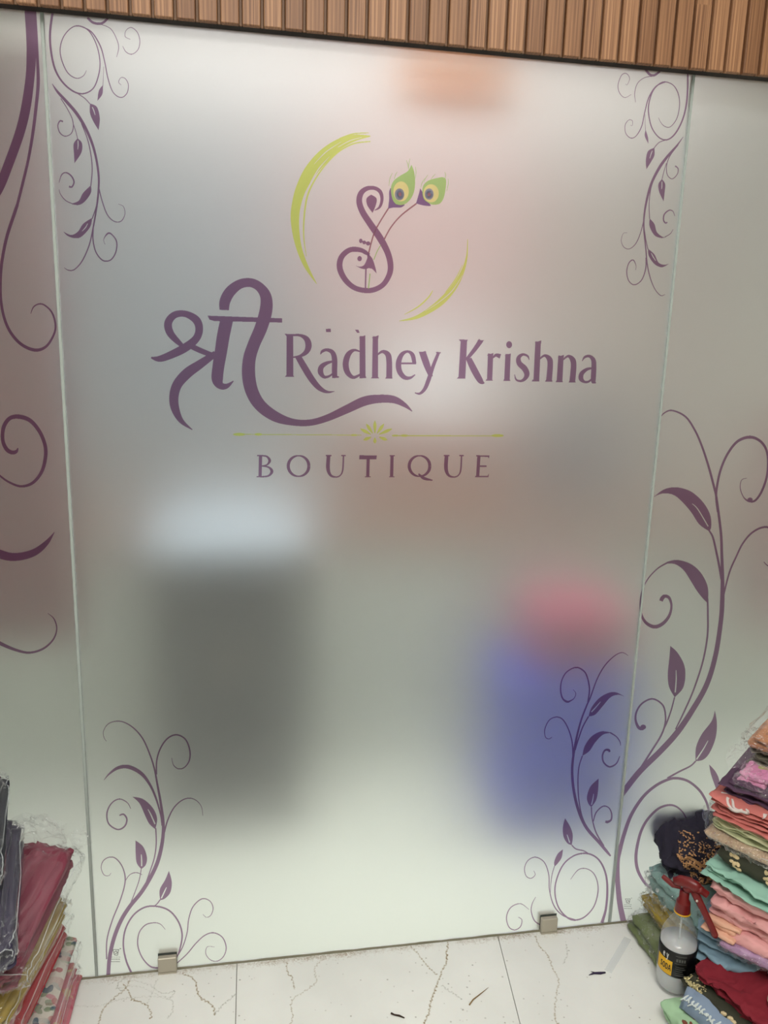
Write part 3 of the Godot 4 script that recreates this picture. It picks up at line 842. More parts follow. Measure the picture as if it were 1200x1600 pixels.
	glyph(g, stroke([182, 322, 8, 158, 304, 20, 120, 262, 30, 112, 220, 32, 138, 188, 28, 182, 184, 26, 225, 208, 32, 238, 245, 31, 225, 285, 31, 180, 322, 35, 120, 352, 31, 75, 367, 24, 42, 362, 6])
		+ stroke([195, 310, 22, 240, 332, 22, 300, 356, 20]) + stroke([305, 345, 24, 240, 390, 36, 190, 425, 42, 150, 470, 40, 135, 520, 38, 140, 570, 34, 165, 620, 20, 210, 656, 3])
		+ stroke([352, 200, 52, 337, 270, 52, 326, 340, 50, 316, 400, 48, 312, 450, 46, 325, 476, 30, 350, 478, 20, 378, 457, 3])
		+ poly([272, 191, 576, 202, 576, 219, 300, 213, 280, 207])
		+ stroke([340, 168, 38, 343, 132, 44, 365, 92, 44, 405, 62, 38, 450, 57, 36, 487, 77, 38, 510, 115, 46, 510, 170, 52, 490, 240, 52, 460, 310, 50, 442, 370, 52, 440, 440, 54, 455, 505, 52, 490, 560, 48, 550, 603, 42, 620, 625, 28, 690, 627, 26, 760, 608, 28, 840, 572, 34, 910, 540, 38, 970, 530, 34, 1030, 533, 30, 1075, 555, 18, 1106, 581, 3]))
	crop(420, 500, 0.233333)
	glyph(g, stroke([141, 95, 44, 141, 379, 46]) + poly([106, 93, 172, 95, 160, 110, 120, 110]) + poly([108, 380, 170, 380, 160, 366, 120, 366]) + stroke([150, 101, 12, 210, 103, 18, 252, 127, 36, 266, 170, 42, 252, 212, 34, 212, 240, 18, 160, 250, 9]) + stroke([196, 245, 40, 240, 320, 44, 290, 400, 42, 338, 455, 34, 390, 482, 18, 440, 478, 3]))
	glyph(g, stroke([346, 230, 4, 358, 210, 18, 388, 200, 20, 425, 216, 30, 440, 262, 36, 440, 340, 36, 441, 388, 34]) + poly([424, 372, 470, 377, 470, 386, 430, 390]) + stroke([432, 276, 12, 385, 290, 24, 352, 315, 34, 347, 350, 36, 368, 380, 22, 400, 378, 15, 432, 356, 10]))
	part("accent", print_mesh(poly([382, 60, 414, 58, 416, 80, 384, 80]), [], 0.0005, 0.4), M.purple, g, "small purple printed square dot")
	part("accent", print_mesh(poly([577, 65, 600, 66, 608, 86, 592, 86]), [], 0.0005, 0.4), M.purple, g, "small slanted purple printed dot")
	glyph(g, stroke([627, 108, 38, 628, 390, 40]) + poly([604, 119, 646, 102, 646, 125, 612, 125]) + poly([605, 390, 655, 388, 648, 376, 610, 378]) + stroke([612, 212, 8, 570, 202, 18, 532, 232, 36, 515, 292, 40, 527, 350, 36, 565, 384, 22, 612, 366, 14]))
	glyph(g, stroke([714, 110, 36, 711, 390, 40]) + poly([690, 119, 736, 102, 733, 125, 700, 125]) + poly([684, 391, 740, 391, 730, 380, 692, 380]) + stroke([724, 236, 8, 760, 212, 20, 796, 230, 36, 806, 280, 38, 806, 391, 40]) + poly([780, 392, 828, 392, 826, 380, 786, 380]))
	glyph(g, stroke([980, 366, 6, 945, 388, 18, 905, 382, 30, 874, 340, 36, 870, 280, 36, 892, 230, 28, 930, 211, 16, 962, 234, 28, 975, 290, 26]) + poly([885, 284, 988, 284, 986, 296, 885, 296]))
	glyph(g, stroke([1028, 214, 44, 1058, 300, 44, 1086, 380, 26]) + poly([1003, 212, 1056, 212, 1050, 222, 1010, 222]) + stroke([1138, 216, 20, 1100, 310, 24, 1070, 400, 28, 1045, 460, 24, 1012, 492, 16, 978, 488, 6]) + poly([1118, 214, 1154, 216, 1148, 225, 1124, 224]))
	crop(690, 500, 0.216667)
	glyph(g, stroke([161, 143, 46, 146, 422, 50]) + poly([124, 140, 190, 142, 182, 156, 134, 154]) + poly([110, 423, 170, 423, 168, 410, 120, 410]) + stroke([284, 147, 36, 240, 210, 30, 178, 288, 22]) + poly([258, 145, 308, 145, 296, 156, 262, 156]) + stroke([196, 280, 40, 235, 360, 48, 280, 438, 40, 308, 456, 8]))
	glyph(g, stroke([353, 243, 38, 346, 436, 38]) + poly([328, 253, 373, 238, 372, 260, 336, 262]) + poly([318, 437, 370, 437, 362, 426, 324, 426]) + stroke([368, 275, 8, 392, 254, 22, 424, 262, 34]))
	glyph(g, stroke([479, 246, 38, 471, 437, 40]) + poly([455, 257, 499, 241, 498, 264, 462, 264]) + poly([445, 439, 497, 439, 490, 427, 450, 427]) + oval(487, 178, 21, 25))
	glyph(g, stroke([632, 288, 4, 620, 260, 14, 585, 249, 18, 556, 272, 30, 560, 312, 38, 598, 350, 42, 615, 390, 38, 600, 424, 26, 570, 440, 16, 538, 430, 12, 526, 393, 4]))
	glyph(g, stroke([696, 155, 40, 683, 440, 42]) + poly([672, 163, 719, 147, 717, 170, 680, 170]) + poly([650, 443, 706, 443, 700, 430, 656, 430]) + stroke([702, 285, 10, 742, 257, 18, 776, 280, 38, 783, 325, 40, 774, 442, 42]) + poly([746, 445, 800, 445, 796, 432, 752, 432]))
	glyph(g, stroke([861, 258, 38, 850, 446, 42]) + poly([838, 267, 882, 251, 880, 274, 846, 274]) + poly([822, 449, 876, 449, 870, 436, 828, 436]) + stroke([874, 288, 10, 912, 261, 18, 944, 285, 38, 952, 332, 40, 942, 448, 42]) + poly([916, 450, 967, 450, 962, 437, 922, 437]))
	glyph(g, stroke([1014, 296, 4, 1032, 268, 16, 1066, 261, 20, 1094, 288, 32, 1098, 340, 36, 1094, 425, 36, 1096, 452, 26]) + poly([1078, 440, 1114, 448, 1112, 457, 1086, 457]) + stroke([1090, 346, 12, 1045, 357, 22, 1010, 388, 32, 1006, 424, 34, 1030, 446, 18, 1060, 444, 15, 1088, 420, 10]))
	crop(350, 640, 0.383333)
	glyph(g, stroke([149, 188, 13, 147, 274, 13]) + poly([135, 185, 160, 185, 160, 190, 135, 190]) + poly([133, 271, 160, 271, 160, 276, 133, 276]) + stroke([150, 188, 5, 174, 191, 7, 186, 208, 11, 175, 225, 6, 152, 230, 4]) + stroke([152, 230, 4, 182, 235, 7, 195, 252, 12, 181, 270, 7, 148, 274, 5]))
	glyph(g, ring_letter(304))
	for x in [0.0, 481.0]:
		glyph(g, stroke([426 + x, 188, 15, 424 + x, 240, 15, 434 + x, 267, 10, 455 + x, 275, 6, 474 + x, 268, 5, 484 + x, 245, 6, 487 + x, 188, 6]) + poly([415 + x, 185, 438 + x, 185, 438 + x, 190, 415 + x, 190]) + poly([478 + x, 185, 496 + x, 185, 496 + x, 190, 478 + x, 190]))
	glyph(g, poly([552, 186, 623, 187, 621, 203, 616, 194, 558, 193, 551, 202]) + stroke([588, 188, 13, 586, 274, 13]) + poly([574, 272, 598, 272, 598, 276, 574, 276]))
	glyph(g, stroke([685, 188, 13, 683, 274, 13]) + poly([675, 186, 696, 186, 696, 190, 675, 190]) + poly([673, 272, 695, 272, 695, 276, 673, 276]))
	glyph(g, ring_letter(797) + stroke([793, 262, 6, 815, 280, 12, 850, 288, 4]))
	glyph(g, stroke([1039, 188, 13, 1034, 273, 13]) + poly([1028, 186, 1082, 187, 1080, 199, 1075, 193, 1028, 191]) + poly([1036, 228, 1070, 228, 1070, 234, 1036, 233]) + poly([1024, 270, 1074, 270, 1080, 260, 1078, 276, 1024, 276]))
	var o := []
	o += oval(62, 101, 25, 6) + oval(140, 101, 16, 5) + oval(735, 106, 15, 5) + oval(1115, 106, 25, 6) + oval(530, 104, 14, 4) + oval(698, 106, 14, 4)
	o += stroke([85, 101, 3, 560, 104, 3]) + stroke([690, 106, 4, 1095, 107, 3])
	part("rule_line", print_mesh(o, [], 0.0005, 0.4), M.lime, g, "thin lime printed line with pointed beads")
	for q in [[615, 96, 615, 45], [606, 97, 580, 58], [624, 97, 652, 58], [598, 101, 556, 78], [632, 101, 685, 78], [600, 112, 568, 124], [632, 112, 666, 124], [615, 114, 615, 138]]:
		var a := Vector2(q[0], q[1])
		var b := Vector2(q[2], q[3])
		var m := a.lerp(b, 0.6)
		part("petal", print_mesh(stroke([a.x, a.y, 3, m.x, m.y, 13, b.x, b.y, 2]), [], 0.0005, 0.4), M.lime, g, "lime printed petal")

func ring_letter(cx: float) -> Array:
	var v := []
	for k in 17:
		var a := TAU * k / 16.0
		v += [cx + 42.0 * cos(a), 230.0 + 42.0 * sin(a), 5.0 + 7.5 * absf(cos(a))]
	return stroke(v)

# ---------------------------------------------------------------- slatted wood over the glass
func wood_texture(sd: int) -> ImageTexture:
	var im := Image.create(128, 512, false, Image.FORMAT_RGB8)
	var n := FastNoiseLite.new()
	n.seed = sd
	n.frequency = 0.08
	n.fractal_octaves = 3
	for y in 512:
		for x in 128:
			var a := n.get_noise_2d(x * 2.2, y * 0.035)
			var b := n.get_noise_2d(x * 6.0 + 200.0, y * 0.07)
			var t := clampf(0.5 + 0.75 * a + 0.45 * b, 0.0, 1.0)
			im.set_pixel(x, y, Color(0.50, 0.345, 0.24).lerp(Color(0.72, 0.535, 0.39), t))
	return ImageTexture.create_from_image(im)

func build_valance() -> void:
	var v := thing("slatted_pelmet", "brown wooden pelmet of upright slats running over the top of the frosted glass", "wood panelling")
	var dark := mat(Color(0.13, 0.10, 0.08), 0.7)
	var z_back := 0.004
	part("backing_board", box(Vector3(3.6, 0.62, 0.010)), dark, v, "dark backing board", shift(Vector3(0.6, 1.9105 + 0.31, 0.009)))
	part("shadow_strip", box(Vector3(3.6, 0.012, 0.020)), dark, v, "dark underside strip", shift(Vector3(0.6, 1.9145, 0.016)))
	var mats := []
	for k in 4:
		var m := mat(Color(1.0 - 0.05 * k, 1.0 - 0.06 * k, 1.0 - 0.07 * k), 0.5)
		m.albedo_texture = wood_texture(30 + k)
		m.uv1_triplanar = true
		m.uv1_scale = Vector3(9.0, 1.5, 9.0)
		m.uv1_offset = Vector3(0.17 * k, 0.3 * k, 0)
		mats.append(m)
	var groove := mat(Color(0.50, 0.37, 0.27), 0.55)
	var pitch := 0.0366
	var slat := box(Vector3(pitch - 0.0062, 0.62, 0.012), 0.0012)
	var rib := box(Vector3(0.0058, 0.615, 0.014), 0.001)
	for i in range(-26, 44):
		var x := 0.0225 + pitch * i
		part("slat", slat, mats[posmod(i * 7 + i / 3, 4)], v, "", shift(Vector3(x + pitch * 0.5, 1.9085 + 0.31, 0.031)))
		part("rib", rib, groove, v, "", shift(Vector3(x, 1.9085 + 0.3075, 0.021)))

# ---------------------------------------------------------------- glass clips
func build_clips() -> void:
	for k in 2:
		var at := on_wall(261.0, 1500.0, 0.012) if k == 0 else on_wall(859.5, 1439.5, 0.012)
		var c := thing("glass_clip", "square brushed steel glass clip at the left, under the printed ring" if k == 0 else "square brushed steel glass clip at the right, nearer the heap of folded clothes", "glass clip", Vector3(at.x, 0.0, 0.0), 0.0, "")
		var w := 0.040
		part("front_plate", box(Vector3(w, 0.036, 0.012), 0.0015), M.steel, c, "", shift(Vector3(0, 0.022, 0.0068)))
		part("back_plate", box(Vector3(w, 0.036, 0.012), 0.0015), M.steel, c, "", shift(Vector3(0, 0.022, -0.0172)))
		part("base", box(Vector3(w, 0.004, 0.036)), M.steel, c, "", shift(Vector3(0, 0.002, -0.005)))
		part("gasket", box(Vector3(w + 0.001, 0.040, 0.0008)), mat(Color(0.27, 0.29, 0.28), 0.6), c, "dark rubber gasket", shift(Vector3(0, 0.024, 0.0005)))

#BACKROOM

#PILES
# ---------------------------------------------------------------- cloth
func new_cloth(size: Vector3, layers: int, amp: float, sd: int, opt := {}) -> Dictionary:
	# size: length along x, thickness up, width back along -z; layers lie on one another with rounded folds
	var n := FastNoiseLite.new()
	n.seed = sd
	n.frequency = opt.get("freq", 13.0)
	n.fractal_octaves = 2
	var r := RandomNumberGenerator.new()
	r.seed = sd
	var off := []
	for k in layers:
		off.append(Vector3(r.randf_range(-0.011, 0.011), 0.0, r.randf_range(-0.009, 0.009)))
	return {"size": size, "layers": layers, "amp": amp, "n": n, "off": off, "sag": opt.get("sag", 0.0), "round": opt.get("round", 0.3), "tip": opt.get("tip", 10.0), "fine": opt.get("fine", 0.55), "bulge": opt.get("bulge", 0.0), "fat": opt.get("fat", 1.12), "ridge": opt.get("ridge", 0.0), "pinch": opt.get("pinch", -1.0)}

func cloth_at(c: Dictionary, k: int, u: float, a: float, out := 0.0) -> Vector3:
	var size: Vector3 = c.size
	var t: float = size.y / c.layers
	var s := 2.0 * u - 1.0
	var taper: float = sqrt(maxf(0.0, 1.0 - pow(absf(s), c.tip)))
	var ca := cos(a)
	var sa := sin(a)
	var e: float = c.round
	var y: float = 0.5 * t * c.fat * taper * signf(sa) * pow(absf(sa), 0.75)
	var hz: float = size.z * 0.5 * (0.93 + 0.07 * taper)
	var z: float = -size.z * 0.5 + hz * signf(ca) * pow(absf(ca), e)
	var x: float = size.x * u
	var yc: float = (k + 0.5) * t
	var lift: float = c.bulge * (1.0 - s * s) * (1.0 - pow(2.0 * z / size.z + 1.0, 2.0)) * (yc + y) / size.y
	if c.pinch >= 0.0:
		var q := 1.0 - 0.45 * exp(-pow((u - c.pinch) / 0.09, 2.0))
		z = -size.z * 0.5 + (z + size.z * 0.5) * q
		y *= q
		yc = size.y * 0.5 + (yc - size.y * 0.5) * q
	var p := Vector3(x, yc + y + lift, z)
	var n: FastNoiseLite = c.n
	var q3 := Vector3(p.x, p.y * 1.6 + k * 0.9, p.z)
	var d := Vector3(n.get_noise_3dv(q3 + Vector3(9, 0, 0)), n.get_noise_3dv(q3), n.get_noise_3dv(q3 + Vector3(0, 7, 3)))
	var f := Vector3(n.get_noise_3dv(q3 * 4.0 + Vector3(2, 0, 0)), n.get_noise_3dv(q3 * 4.0), n.get_noise_3dv(q3 * 4.0 + Vector3(0, 5, 1)))
	if c.ridge > 0.0:
		d = Vector3(d.x, lerpf(d.y, 0.6 - 2.2 * absf(d.y), c.ridge), d.z)
		f = Vector3(f.x, lerpf(f.y, 0.6 - 2.2 * absf(f.y), c.ridge), lerpf(f.z, 0.6 - 2.2 * absf(f.z), c.ridge))
	p += (d * Vector3(1.0, 0.8, 1.0) + f * c.fine) * c.amp * minf(1.0, taper + 0.3)
	p += c.off[k]
	p.y -= c.sag * pow(absf(s), 2.5)
	if out != 0.0:
		p += Vector3(0, sa, ca).normalized() * out
	return p

func cloth_mesh(c: Dictionary, nu := 36, nv := 36) -> Mesh:
	var st := SurfaceTool.new()
	st.begin(Mesh.PRIMITIVE_TRIANGLES)
	var base := 0
	for k in int(c.layers):
		for i in nu + 1:
			var u := 0.5 - 0.5 * cos(PI * i / nu) * (1.0 if true else 0.0)
			u = lerpf(u, float(i) / nu, 0.5)
			for j in nv:
				st.add_vertex(cloth_at(c, k, u, TAU * j / nv))
		for i in nu:
			for j in nv:
				var j1 := (j + 1) % nv
				var a := base + i * nv + j
				var b := base + i * nv + j1
				var d := base + (i + 1) * nv + j
				var e := base + (i + 1) * nv + j1
				for q in [a, e, b, a, d, e]:
					st.add_index(q)
		base += (nu + 1) * nv
	st.generate_normals()
	return st.commit()

func beads(c: Dictionary, k: int, count: int, win: Array, size: float, sd: int) -> Mesh:
	# little domes sewn on a window u0, u1, a0, a1 of layer k
	var r := RandomNumberGenerator.new()
	r.seed = sd
	var st := SurfaceTool.new()
	st.begin(Mesh.PRIMITIVE_TRIANGLES)
	for i in count:
		dome(st, c, k, r.randf_range(win[0], win[1]), r.randf_range(win[2], win[3]), size * r.randf_range(0.6, 1.3))
	st.generate_normals()
	return st.commit()

func dome(st: SurfaceTool, c: Dictionary, k: int, u: float, a: float, s: float, stretch := 1.0, turn := 0.0) -> void:
	var p := cloth_at(c, k, u, a)
	var e1 := (cloth_at(c, k, u + 0.01, a) - cloth_at(c, k, u - 0.01, a)).normalized()
	var e2 := (cloth_at(c, k, u, a + 0.04) - cloth_at(c, k, u, a - 0.04)).normalized()
	var nn := e2.cross(e1).normalized()
	var mid := cloth_at(c, k, u, a, 0.002)
	if nn.dot(mid - p) < 0.0:
		nn = -nn
	var f1 := e1 * cos(turn) + e2 * sin(turn)
	var f2 := nn.cross(f1)
	var top := p + nn * s * 0.6
	for q in 7:
		var a0 := TAU * q / 7.0
		var a1 := TAU * (q + 1) / 7.0
		var v0 := p + (f1 * cos(a0) * stretch + f2 * sin(a0)) * s
		var v1 := p + (f1 * cos(a1) * stretch + f2 * sin(a1)) * s
		var w0 := p + nn * s * 0.4 + (f1 * cos(a0) * stretch + f2 * sin(a0)) * s * 0.7
		var w1 := p + nn * s * 0.4 + (f1 * cos(a1) * stretch + f2 * sin(a1)) * s * 0.7
		quad(st, v0, v1, w1, w0)
		tri(st, w0, w1, top)

func ribbon(st: SurfaceTool, c: Dictionary, k: int, path: Array, lift := 0.0012) -> void:
	# a narrow band sewn on the surface: u, a, half width in metres per knot
	var s := spline(path, 3)
	var prev := []
	for i in s.size():
		var u: float = s[i][0]
		var a: float = s[i][1]
		var p := cloth_at(c, k, u, a, lift)
		var i0 := maxi(i - 1, 0)
		var i1 := mini(i + 1, s.size() - 1)
		var d := (cloth_at(c, k, s[i1][0], s[i1][1]) - cloth_at(c, k, s[i0][0], s[i0][1])).normalized()
		var nn := (cloth_at(c, k, u, a, 0.01) - cloth_at(c, k, u, a)).normalized()
		var w: Vector3 = nn.cross(d).normalized() * float(s[i][2])
		var ring := [p - w, p + w, p + w - nn * lift * 0.9, p - w - nn * lift * 0.9]
		if prev.size():
			for q in 4:
				quad(st, prev[q], ring[q], ring[(q + 1) % 4], prev[(q + 1) % 4])
		prev = ring

func ribbons(c: Dictionary, k: int, paths: Array) -> Mesh:
	var st := SurfaceTool.new()
	st.begin(Mesh.PRIMITIVE_TRIANGLES)
	for p in paths:
		ribbon(st, c, k, p)
	st.generate_normals()
	return st.commit()

func garment(called: String, label: String, group: String, at: Vector3, deg: float, c: Dictionary, m: Material, tilt := Vector3.ZERO, nu := 36, nv := 36) -> Node3D:
	var o := thing(called, label, "garment" if called != "garment_packet" else "packed garment", at, -deg_to_rad(deg), group)
	o.rotation += tilt
	part("cloth", cloth_mesh(c, nu, nv), m, o)
	return o

func bag_up(o: Node3D, c: Dictionary, grow: Vector3, sd: int, m: Material, amp := 0.009) -> Dictionary:
	# the clear bag round a packed garment
	var s: Vector3 = c.size
	var f := new_cloth(s + grow * 2.0, 1, amp, sd, {"freq": 16.0, "fine": 0.8, "ridge": 0.9, "tip": 9.0, "round": 0.28, "bulge": c.bulge, "sag": c.sag, "fat": 1.0})
	part("plastic_bag", cloth_mesh(f, 84, 84), m, o, "clear crinkled plastic bag", shift(Vector3(-grow.x, -grow.y, grow.z)))
	if s.x > 0.25:
		var right := []
		var front := []
		var rad := []
		for i in 25:
			right.append(cloth_at(f, 0, 0.992, PI * (i / 24.0), 0.0008))
			front.append(cloth_at(f, 0, 0.3 + 0.69 * i / 24.0, 0.35, 0.0008))
			rad.append(0.0009)
		for q in [right, front]:
			part("bag_seam", tube(q, rad, 6), M.seam, o, "pale heat sealed seam of the bag", shift(Vector3(-grow.x, -grow.y, grow.z)))
	return f

func crumple(w: float, h: float, sd: int, amp: float, freq := 16.0, fall := 0.0) -> Mesh:
	# a loose sheet of crinkled film standing up from its lower edge, with two sides
	var n := FastNoiseLite.new()
	n.seed = sd
	n.frequency = freq
	n.fractal_octaves = 3
	var st := SurfaceTool.new()
	st.begin(Mesh.PRIMITIVE_TRIANGLES)
	var nx := 60
	var ny := 44
	for side in 2:
		for i in nx + 1:
			for j in ny + 1:
				var u := float(i) / nx
				var v := float(j) / ny
				var edge := 1.0 - 0.35 * pow(absf(2.0 * u - 1.0), 3.0) + 0.13 * n.get_noise_2d(u * 0.3 + 5.0, sd)
				var x := (u - 0.5) * w * (0.75 + 0.25 * v)
				var y := v * h * edge
				var a := n.get_noise_3d(x, y, side * 3.0)
				var z := amp * (0.5 - 2.0 * absf(a)) * (0.25 + v) + (0.012 if side else -0.012) * sin(PI * minf(1.0, v * 1.1)) * sin(PI * u) + fall * v * v
				st.add_vertex(Vector3(x + amp * 0.6 * n.get_noise_3d(y, x, 4.0), y + amp * 0.5 * n.get_noise_3d(y, 2.0, x), z))
		var b := side * (nx + 1) * (ny + 1)
		for i in nx:
			for j in ny:
				var p := b + i * (ny + 1) + j
				for q in [p, p + 1, p + ny + 2, p, p + ny + 2, p + ny + 1]:
					st.add_index(q)
	st.generate_normals()
	return st.commit()

func spots_texture(base: Color, spots: Array, sd: int, count: int, r0: float, r1: float) -> ImageTexture:
	# printed cloth: soft round flecks scattered on a ground, repeating at the edges
	var im := Image.create(256, 256, false, Image.FORMAT_RGB8)
	im.fill(base)
	var r := RandomNumberGenerator.new()
	r.seed = sd
	for i in count:
		var c: Color = spots[r.randi() % spots.size()]
		var x := r.randf() * 256.0
		var y := r.randf() * 256.0
		var rx := r.randf_range(r0, r1)
		var ry := r.randf_range(r0, r1)
		var t := r.randf() * PI
		var m := int(maxf(rx, ry)) + 1
		for j in range(-m, m + 1):
			for k in range(-m, m + 1):
				var a := (k * cos(t) + j * sin(t)) / rx
				var b := (-k * sin(t) + j * cos(t)) / ry
				if a * a + b * b < 1.0:
					im.set_pixel(posmod(int(x) + k, 256), posmod(int(y) + j, 256), c)
	return ImageTexture.create_from_image(im)

func printed(tex: Texture2D, scale := 6.0, rough := 0.85) -> StandardMaterial3D:
	var m := fabric(Color.WHITE, rough)
	m.albedo_texture = tex
	m.uv1_scale = Vector3(scale, scale, scale)
	return m

# ---------------------------------------------------------------- inside the boutique, seen blurred through the frost
func build_back_room() -> void:
	var grey := mat(Color(0.075, 0.095, 0.10), 0.75)
	var c := thing("cabinet", "dark grey cabinet with a bright white top behind the middle frosted glass", "cabinet", Vector3(-0.065, 0, -0.80))
	part("body", box(Vector3(0.42, 0.79, 0.58), 0.006), grey, c, "", shift(Vector3(0, 0.425, 0)))
	for k in 2:
		var d := part("door", box(Vector3(0.2, 0.74, 0.016), 0.003), grey, c, "", shift(Vector3(-0.104 + 0.208 * k, 0.43, 0.299)))
		part("handle", box(Vector3(0.012, 0.12, 0.016), 0.003), M.steel, d, "steel bar handle", shift(Vector3(0.07 - 0.14 * k, 0.1, 0.016)))
	part("plinth", box(Vector3(0.40, 0.03, 0.56)), mat(Color(0.12, 0.12, 0.12), 0.8), c, "", shift(Vector3(0, 0.015, 0)))
	part("worktop", box(Vector3(0.43, 0.03, 0.64), 0.004), mat(Color(0.70, 0.75, 0.79), 0.5), c, "bright white worktop", shift(Vector3(0, 0.836, 0)))
	for q in [[0.17, 6, "long pale grey green counter behind the right half of the frosted glass"], [-2.07, 3, "pale grey green counter behind the left glass panel and the left seam"]]:
		var n: int = q[1]
		var wide := 0.55 if n == 6 else 0.59
		var s := thing("shop_counter", q[2], "counter", Vector3(q[0], 0, -1.06))
		for k in n:
			part("front_panel", box(Vector3(wide - 0.008, 0.70, 0.018), 0.003), mat(Color(0.71, 0.73, 0.69), 0.6), s, "", shift(Vector3(wide * (k + 0.5), 0.40, 0.251)))
		part("carcass", box(Vector3(wide * n, 0.75, 0.48)), mat(Color(0.45, 0.45, 0.42), 0.7), s, "", shift(Vector3(wide * n * 0.5, 0.375, 0)))
		part("worktop", box(Vector3(wide * n, 0.04, 0.54), 0.006), mat(Color(0.45, 0.34, 0.28), 0.5), s, "brown worktop", shift(Vector3(wide * n * 0.5, 0.771, 0)))
	# folded cloth on the floor behind the pane
	garment("cloth_bundle", "large bundle of blue folded cloth on the floor behind the frosted glass", "", Vector3(0.69, 0.002, -0.34), 0.0, new_cloth(Vector3(0.40, 0.50, 0.30), 5, 0.012, 200), fabric(Color(0.06, 0.20, 0.86)), Vector3.ZERO, 20, 20)
	garment("cloth_bundle", "smaller pinkish red cloth bundle on top of the blue one behind the frosted glass", "", Vector3(0.76, 0.505, -0.36), 0.0, new_cloth(Vector3(0.29, 0.18, 0.26), 2, 0.014, 210, {"round": 0.5}), fabric(Color(0.70, 0.20, 0.36)), Vector3.ZERO, 20, 20)
	hanging("hanging_sari", "dusty red sari hanging close behind the left glass panel", Vector3(-1.10, 0.66, -0.32), 0.69, 1.30, fabric(Color(0.46, 0.22, 0.22)), 31)
	hanging("hanging_dress", "slate blue dress hanging in the room behind the right half of the glass", Vector3(1.10, 0.70, -1.45), 0.44, 0.52, fabric(Color(0.27, 0.30, 0.37)), 33)
	hanging("hanging_dress", "dusty pink dress hanging behind the right glass panel", Vector3(1.46, 0.55, -0.50), 0.34, 0.70, fabric(Color(0.62, 0.42, 0.42)), 34)
	hanging("hanging_dress", "tan brown dress hanging in the room behind the word boutique", Vector3(0.30, 0.70, -1.45), 0.76, 0.46, fabric(Color(0.60, 0.36, 0.27)), 35)
	hanging("curtain", "dusty rose curtain on the back wall behind the emblem", Vector3(0.30, 1.48, -2.9), 1.25, 1.1, fabric(Color(0.90, 0.66, 0.66)), 36)
	hanging("curtain", "grey blue curtain on the back wall behind the Devanagari word", Vector3(-1.0, 0.75, -2.9), 1.25, 1.8, fabric(Color(0.53, 0.59, 0.65)), 37)
	var w := thing("wooden_batten", "short orange brown wooden batten hanging behind the top of the frosted glass", "batten", Vector3(0.50, 1.985, -0.50))
	part("rail", box(Vector3(0.27, 0.085, 0.03), 0.004), mat(Color(0.98, 0.64, 0.40), 0.6), w, "", shift(Vector3(0, 0.042, 0)))
	for k in 2:
		part("bracket", box(Vector3(0.016, 0.66, 0.016)), M.steel, w, "", shift(Vector3(-0.1 + 0.2 * k, 0.375, 0)))
	var l := thing("wall_light", "small bright white wall light on the back wall behind the name", "wall light", Vector3(1.18, 1.22, -3.53))
	part("housing", box(Vector3(0.64, 0.32, 0.04), 0.004), M.steel, l)
	var em := mat(Color(0.95, 0.95, 0.95), 0.5)
	em.emission_enabled = true
	em.emission = Color(0.95, 0.98, 1.0)
	em.emission_energy_multiplier = 1.1
	part("diffuser", box(Vector3(0.60, 0.28, 0.012), 0.003), em, l, "", shift(Vector3(0, 0, 0.026)))
	var al := AreaLight3D.new()
	al.name = "wall_lamp_light"
	al.area_size = Vector2(0.60, 0.28)
	al.light_energy = 0.07
	al.light_color = Color(0.95, 0.98, 1.0)
	al.shadow_enabled = true
	al.position = Vector3(1.18, 1.22, -3.49)
	al.rotation.y = PI
	add_child(al)

func hanging(called: String, label: String, at: Vector3, w: float, h: float, m: Material, sd: int) -> void:
	# a length of cloth hung from a rod, in soft upright folds
	var o := thing(called, label, "curtain" if called == "curtain" else ("sari" if called == "hanging_sari" else "dress"), at)
	var st := SurfaceTool.new()
	st.begin(Mesh.PRIMITIVE_TRIANGLES)
	var n := FastNoiseLite.new()
	n.seed = sd
	n.frequency = 4.0
	var nx := 40
	var ny := 14
	for i in nx + 1:
		for j in ny + 1:
			var x := w * i / nx
			var y := h * j / ny
			var z := 0.016 * sin(x * 62.0 + 2.0 * n.get_noise_2d(x, y * 0.4)) + 0.02 * n.get_noise_2d(x * 2.0, y * 0.7)
			st.add_vertex(Vector3(x + 0.01 * n.get_noise_2d(y, x), y, z))
	for i in nx:
		for j in ny:
			var p := i * (ny + 1) + j
			for q in [p, p + 1, p + ny + 2, p, p + ny + 2, p + ny + 1]:
				st.add_index(q)
	st.generate_normals()
	part("cloth", st.commit(), m, o)
	for k in 2:
		part("hanging_cord", tube([Vector3(0.02 + (w - 0.04) * k, h, 0), Vector3(0.02 + (w - 0.04) * k, 2.70 - at.y, 0)], [0.003, 0.003], 6), M.steel, o)
	part("rod", tube([Vector3(-0.03, h, 0), Vector3(w + 0.03, h, 0)], [0.009, 0.009], 10), M.steel, o)

